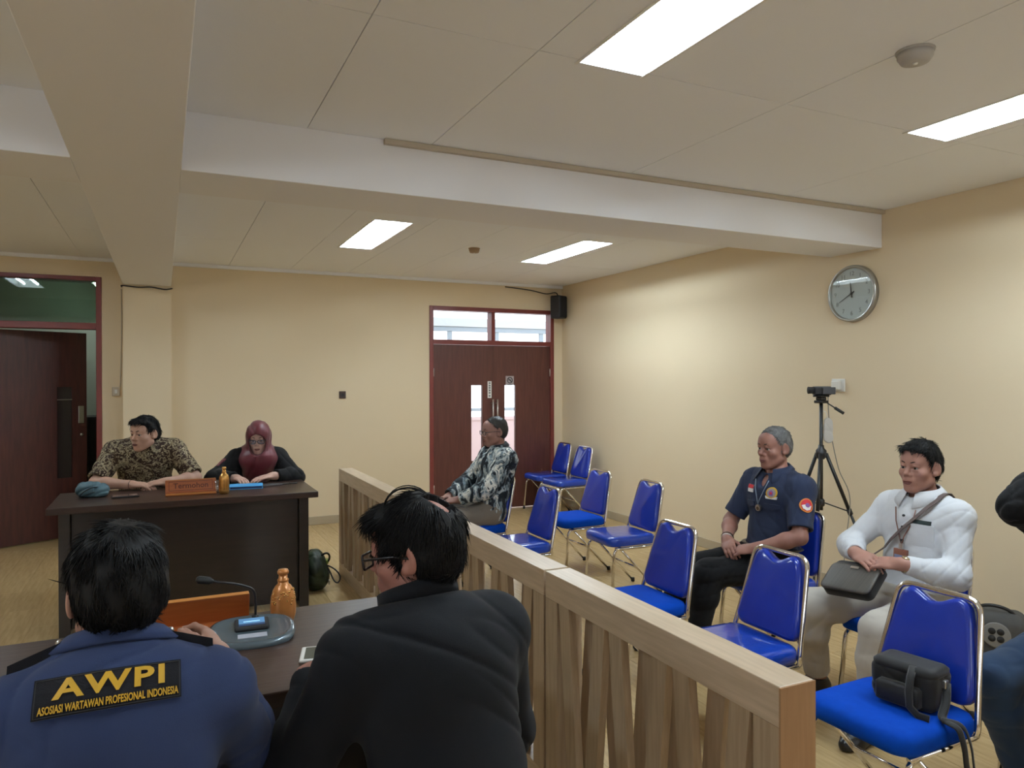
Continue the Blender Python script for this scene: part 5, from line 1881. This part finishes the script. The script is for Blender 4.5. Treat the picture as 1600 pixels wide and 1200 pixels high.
# ------------------------------------------------------------------ things on the near desk
nameplate('orange-brown wooden nameplate seen from its back on the near desk', (.09, 2.535, DZ), PI, '')
bottle('amber gold bottle with raised flowers on the near desk', (.352, 2.475, DZ), M['amber'])
t = thing('conference_microphone', 'silver blue conference microphone unit with bent gooseneck on the near desk', 'microphone', (.245, 2.375, DZ), math.radians(-4))
M['unit'] = mat('silver_blue_plastic', (.11, .15, .18), .25, .3, coat=.4)
base = []
for k in range(40):
    a = 2 * PI * k / 40
    c_, s_ = math.cos(a), math.sin(a)
    base.append((.128 * abs(c_) ** .62 * (1 if c_ > 0 else -1), .088 * abs(s_) ** .75 * (1 if s_ > 0 else -1) - .018 * (1 - abs(c_)) * (1 if s_ < 0 else -.3)))
wedge = Matrix(((1, 0, 0, 0), (0, 1, 0, 0), (0, .16, 1, .012), (0, 0, 0, 1)))
MB().slab(base, [(.02, -.012), (.004, -.006), (0, .006), (.004, .016), (.014, .020), (.022, .015), (.03, .013)], wedge).build('base', M['unit'], t)
MB().box((-.05, -.012, .012), (.05, .052, .026), .005, wedge).build('console', M['ink'], t)
sc = MB().box((-.038, .012, .0255), (.038, .046, .0268), 0, wedge).build('display', glow('lit_display', (.06, .16, .30), .9), t)
MB().box((-.024, .022, .0266), (.024, .027, .0272), 0, wedge).build('display_line', glow('display_text', (.35, .65, .9), .8), sc)
MB().box((-.038, .000, .0255), (.038, .009, .0266), 0, wedge).build('button_bar', mat('blue_bar', (.03, .08, .22), .4), t)
MB().box((-.042, -.055, .013), (.042, -.030, .0155), 0, wedge).build('label', mat('pale_label', (.45, .47, .55), .6), t)
stem = fillet([(.012, .075, .02), (.014, .078, .085), (.010, .076, .128), (-.035, .066, .150), (-.115, .050, .172)], .05, 6)
MB().tube(stem, .0042, 8).build('gooseneck', M['black'], t)
MB().lathe([(.014, .0), (.012, .014), (.010, .032), (.006, .036)], 14, Matrix.Translation((.012, .075, .012))).build('socket', M['black'], t)
d_ = (Vector(stem[-1]) - Vector(stem[-2])).normalized()
e_ = Vector(stem[-1])
MB().tube([e_ - d_ * .005, e_ + d_ * .004, e_ + d_ * .008, e_ + d_ * .038, e_ + d_ * .046], [.006, .010, .0125, .0125, .007], 12).build('capsule', M['rubber'], t)
t = thing('tablet', 'white-framed tablet lying by the left hand of the charcoal jacket man', 'tablet', (.425, 2.13, DZ), math.radians(-14))
MB().box((-.075, -.055, 0), (.075, .055, .009), .004).build('frame', M['white'], t)
MB().box((-.062, -.045, .0086), (.062, .045, .0096)).build('screen', mat('grey_green_screen', (.09, .10, .085), .1), t)

# ------------------------------------------------------------------ camcorder on its tripod
TX, TY = 4.20, 3.73
t = thing('tripod', 'tall black tripod standing by the wall behind the navy uniform man', 'tripod', (TX, TY, 0))
HUB = 1.11
MB().tube([(0, 0, .70), (0, 0, 1.47)], .0125, 10).build('centre_column', M['black'], t)
MB().lathe([(.022, HUB - .05), (.036, HUB - .03), (.036, HUB + .012), (.020, HUB + .03), (.018, HUB + .05)], 16).build('hub', M['black'], t)
MB().lathe([(.016, .725), (.024, .735), (.024, .77), (.016, .78)], 14).build('brace_collar', M['black'], t)
for k in range(3):
    a = math.radians(-25.5 + 120 * k)
    c_, s_ = math.cos(a), math.sin(a)
    lg = MB()
    P0, P1 = Vector((c_ * .035, s_ * .035, HUB - .01)), Vector((c_ * .475, s_ * .475, .012))
    m1 = P0.lerp(P1, .38)
    lg.tube([P0, m1], .0125, 8).tube([m1, P0.lerp(P1, .72)], .0095, 8).tube([P0.lerp(P1, .72), P1], .0075, 8)
    l = lg.build('leg', M['black'], t)
    MB().lathe([(.014, 0), (.015, .008), (.009, .03)], 10, Matrix.Translation((P1.x, P1.y, 0))).build('foot', M['rubber'], l)
    MB().tube([m1 - (P1 - P0).normalized() * .02, m1 + (P1 - P0).normalized() * .02], .018, 10).build('leg_lock', M['black'], l)
    MB().tube([(c_ * .02, s_ * .02, .752), m1 + Vector((0, 0, .0))], .005, 6).build('brace', M['black'], t)
hd = MB().box((-.035, -.035, 1.455), (.035, .035, 1.475), .006).box((-.024, -.028, 1.475), (.024, .028, 1.500), .006).box((-.045, -.035, 1.500), (.045, .035, 1.512), .004)
hd.build('pan_head', M['black'], t)
ph = MB().tube([(.02, -.02, 1.465), (.11, -.075, 1.395)], .005, 6).tube([(.075, -.052, 1.423), (.125, -.084, 1.384)], .011, 8)
ph.build('pan_handle', M['black'], t)
t = thing('camcorder', 'small black camcorder mounted on top of the tall tripod', 'camera', (TX, TY, 1.5125), math.radians(-28))
MB().box((-.055, -.030, .0), (.065, .030, .062), .010).build('body', M['black'], t)
MB().tube([(-.055, 0, .034), (-.075, 0, .034), (-.09, 0, .034)], [.024, .024, .026], 14).build('lens', M['ink'], t)
MB().box((-.005, -.044, .006), (.085, -.032, .056), .004).build('flip_screen', mat('dark_grey_screen', (.05, .05, .055), .3), t)
MB().box((.065, -.02, .008), (.085, .02, .045), .005).build('battery', M['black'], t)
t = thing('paper_tag', 'pale paper packet hanging on the tripod column', 'paper', (TX + .018, TY - .012, 1.18), math.radians(-25))
F = Field(V(-.05, -.03, -.01), V(.05, .03, .20), .005)
F.cone((0, 0, .03), (0, 0, .145), .034, .028, k=.01)
F.v = np.maximum(F.v, (np.abs(F.axes()[1]) - .009 + 0 * F.axes()[0] + 0 * F.axes()[2]).astype(np.float32))
F.fold(.003, 50, 5)
v, f = F.mesh()
link_mesh('packet', v + V(.022, -.012, 0), f, mat('pale_plastic_packet', (.55, .53, .50), .5), t, True)
MB().tube([(.02, -.012, .165), (.008, -.004, .215), (-.018, .012, .225)], .0025, 6).build('string', M['paper'], t)
cable([(TX + .045, TY - .02, 1.50), (TX + .05, TY - .03, 1.3), (TX + .10, TY - .06, 1.0), (TX + .17, TY - .10, .78), (TX + .13, TY - .09, .40), (TX + .14, TY - .1, .008), (XR - .06, TY - .3, .006)], .0035,
      'thin grey cable hanging from the camcorder beside the tripod leg', mat('grey_cable', (.25, .23, .20), .6))

# ------------------------------------------------------------------ bags
# black camera bag on the nearest chair
t = thing('camera_bag', 'black padded camera bag sitting on the nearest blue chair', 'bag', (2.43, 1.76, .4635), math.radians(-80))
F = Field(V(-.18, -.12, -.01), V(.18, .12, .20), .005)
F.ell((0, 0, .065), (.20, .15, .13), None, .01)
X, Y, Z = F.axes()
bx = np.sqrt(np.maximum(np.abs(X) - .085, 0) ** 2 + np.maximum(np.abs(Y) - .045, 0) ** 2 + np.maximum(np.abs(Z - .068) - .040, 0) ** 2) - .028
F.v = bx.astype(np.float32)
F.fold(.004, 30, 81)
v, f = F.mesh()
M['nylon'] = cloth('black_nylon', (.010, .010, .011), (.016, .016, .017), .6)
link_mesh('body', v, f, M['nylon'], t, True)
MB().slab(rrect(.225, .145, .035, 5), [(.004, .118), (0, .122), (0, .136), (.012, .146), (.03, .149)]).build('lid', M['nylon'], t)
MB().slab(rrect(.15, .05, .012, 4, 0, -.085), [(.01, .012), (0, .02), (0, .075), (.01, .085)]).build('front_pocket', M['nylon'], t)
MB().tube([(.035, -.055, .148), (.045, -.095, .120), (.050, -.117, .08), (.055, -.122, .03), (.085, -.125, .010), (.12, -.12, .008)], .013, 6, flat=.25).build('flap_strap', M['nylon'], t)
sp_ = [(.117, .01, .10), (.135, -.03, .05), (.14, -.08, .012), (.17, -.10, .010), (.205, -.10, .006), (.222, -.10, -.05), (.225, -.09, -.13), (.235, -.06, -.205), (.225, -.03, -.17), (.222, -.05, -.06), (.205, -.065, .008), (.15, -.10, .012)]
MB().tube(fillet(sp_, .03, 4), .014, 6, flat=.22).build('shoulder_strap', M['nylon'], t)
for x_ in (-.118, .118):
    MB().box((x_ - .006, -.012, .085), (x_ + .006, .012, .112), .002).build('strap_ring', M['steel'], t)

# shoulder bag on the lap of the man in white
p = WHITE
def l2w(q):
    return p.R @ q + p.loc
c = l2w(p.P + V(.06, .345, .125))
t = thing('shoulder_bag', 'dark grey ribbed shoulder bag on the lap of the white-shirted man', 'bag', tuple(c), math.radians(90))
tl = Matrix.Rotation(math.radians(-38), 4, 'X') @ Matrix.Rotation(math.radians(8), 4, 'Z')
M['ribbed'] = mat('ribbed_grey_leather', (.050, .044, .038), .5, mottle=(4, (.075, .066, .055), .2), scale=(40, 1, 1))
MB().slab(rrect(.25, .19, .03, 5), [(.012, -.030), (0, -.022), (0, .016), (.010, .024)], tl).build('body', M['nylon'], t)
MB().slab(rrect(.254, .165, .03, 5, 0, .015), [(.004, .022), (0, .025), (0, .030), (.012, .034)], tl).build('flap', M['ribbed'], t)
MB().box((-.022, -.052, .032), (.022, -.036, .038), .003, tl).build('clasp', M['steel'], t)
MB().tube([tl @ Vector((-.10, -.05, .035)), tl @ Vector((-.085, -.045, .037))], .006, 6).build('badge', M['steel'], t)
fs = surface_fit(p.shirto, p.C + p.fwd * .22 - p.u3 * .03, -p.rgt, p.u3, -p.fwd, .12, .15, off=.002)
st = [p.R @ np.array(fs(a, b, .006)) + p.loc - c for a, b in [(.118, .185), (.10, .160), (.06, .11), (0, .045), (-.06, -.02), (-.10, -.065)]]
Ri = np.array(Matrix.Rotation(-math.radians(90), 3, 'Z'))
st = [Vector(Ri @ q) for q in st] + [tl @ Vector((.125, .07, .0))]
tr = BVHTree.FromPolygons([v.co for v in p.shirto.data.vertices], [q.vertices for q in p.shirto.data.polygons])
over = []
for fo, la in ((-.10, .085), (-.07, .095), (-.035, .103), (0, .110), (.035, .114), (.06, .116)):
    o = p.N - p.rgt * la + p.fwd * fo + V(0, 0, .3)
    h = tr.ray_cast(Vector(o), Vector((0, 0, -1)), .7)
    if h[0] is not None:
        q = p.R @ (np.array(h[0]) + V(0, 0, .006)) + p.loc - c
        over.append(Vector(Ri @ q))
MB().tube(over + st[1:], .015, 8, flat=.16).build('shoulder_strap', mat('brown_strap', (.10, .070, .065), .6), t)

# grey rucksack on the floor by the wall
t = thing('rucksack', 'grey rucksack with a round emblem on the floor by the wall', 'bag', (4.42, 2.66, 0), math.radians(118))
F = Field(V(-.22, -.16, -.01), V(.22, .16, .42), .008)
X, Y, Z = F.axes()
bx = np.sqrt(np.maximum(np.abs(X) - .09, 0) ** 2 + np.maximum(np.abs(Y) - .05, 0) ** 2 + np.maximum(np.abs(Z - .13) - .07, 0) ** 2) - .065
F.v = bx.astype(np.float32)
F.fold(.004, 22, 91)
v, f = F.mesh()
link_mesh('body', v, f, mat('grey_canvas', (.085, .085, .082), .8, mottle=(12, (.06, .06, .06), .3)), t, True)
mr = Matrix.Translation((-.01, .117, .150)) @ Matrix.Rotation(-PI / 2, 4, 'X')
em = MB().lathe([(.072, -.004), (.072, .003), (.066, .004)], 28, mr).build('emblem', mat('pale_emblem', (.26, .26, .25), .7), t)
for k in range(4):
    MB().lathe([(.020, .002), (.018, .007)], 12, mr @ Matrix.Translation((.030 * math.cos(PI / 4 + k * PI / 2), .030 * math.sin(PI / 4 + k * PI / 2), 0))).build('emblem_dot', M['ink'], em)
MB().tube(bez((-.10, .02, .24), (-.08, .05, .32), (.09, .05, .32), (.11, .02, .24), 12), .010, 8).build('handle', M['black'], t)
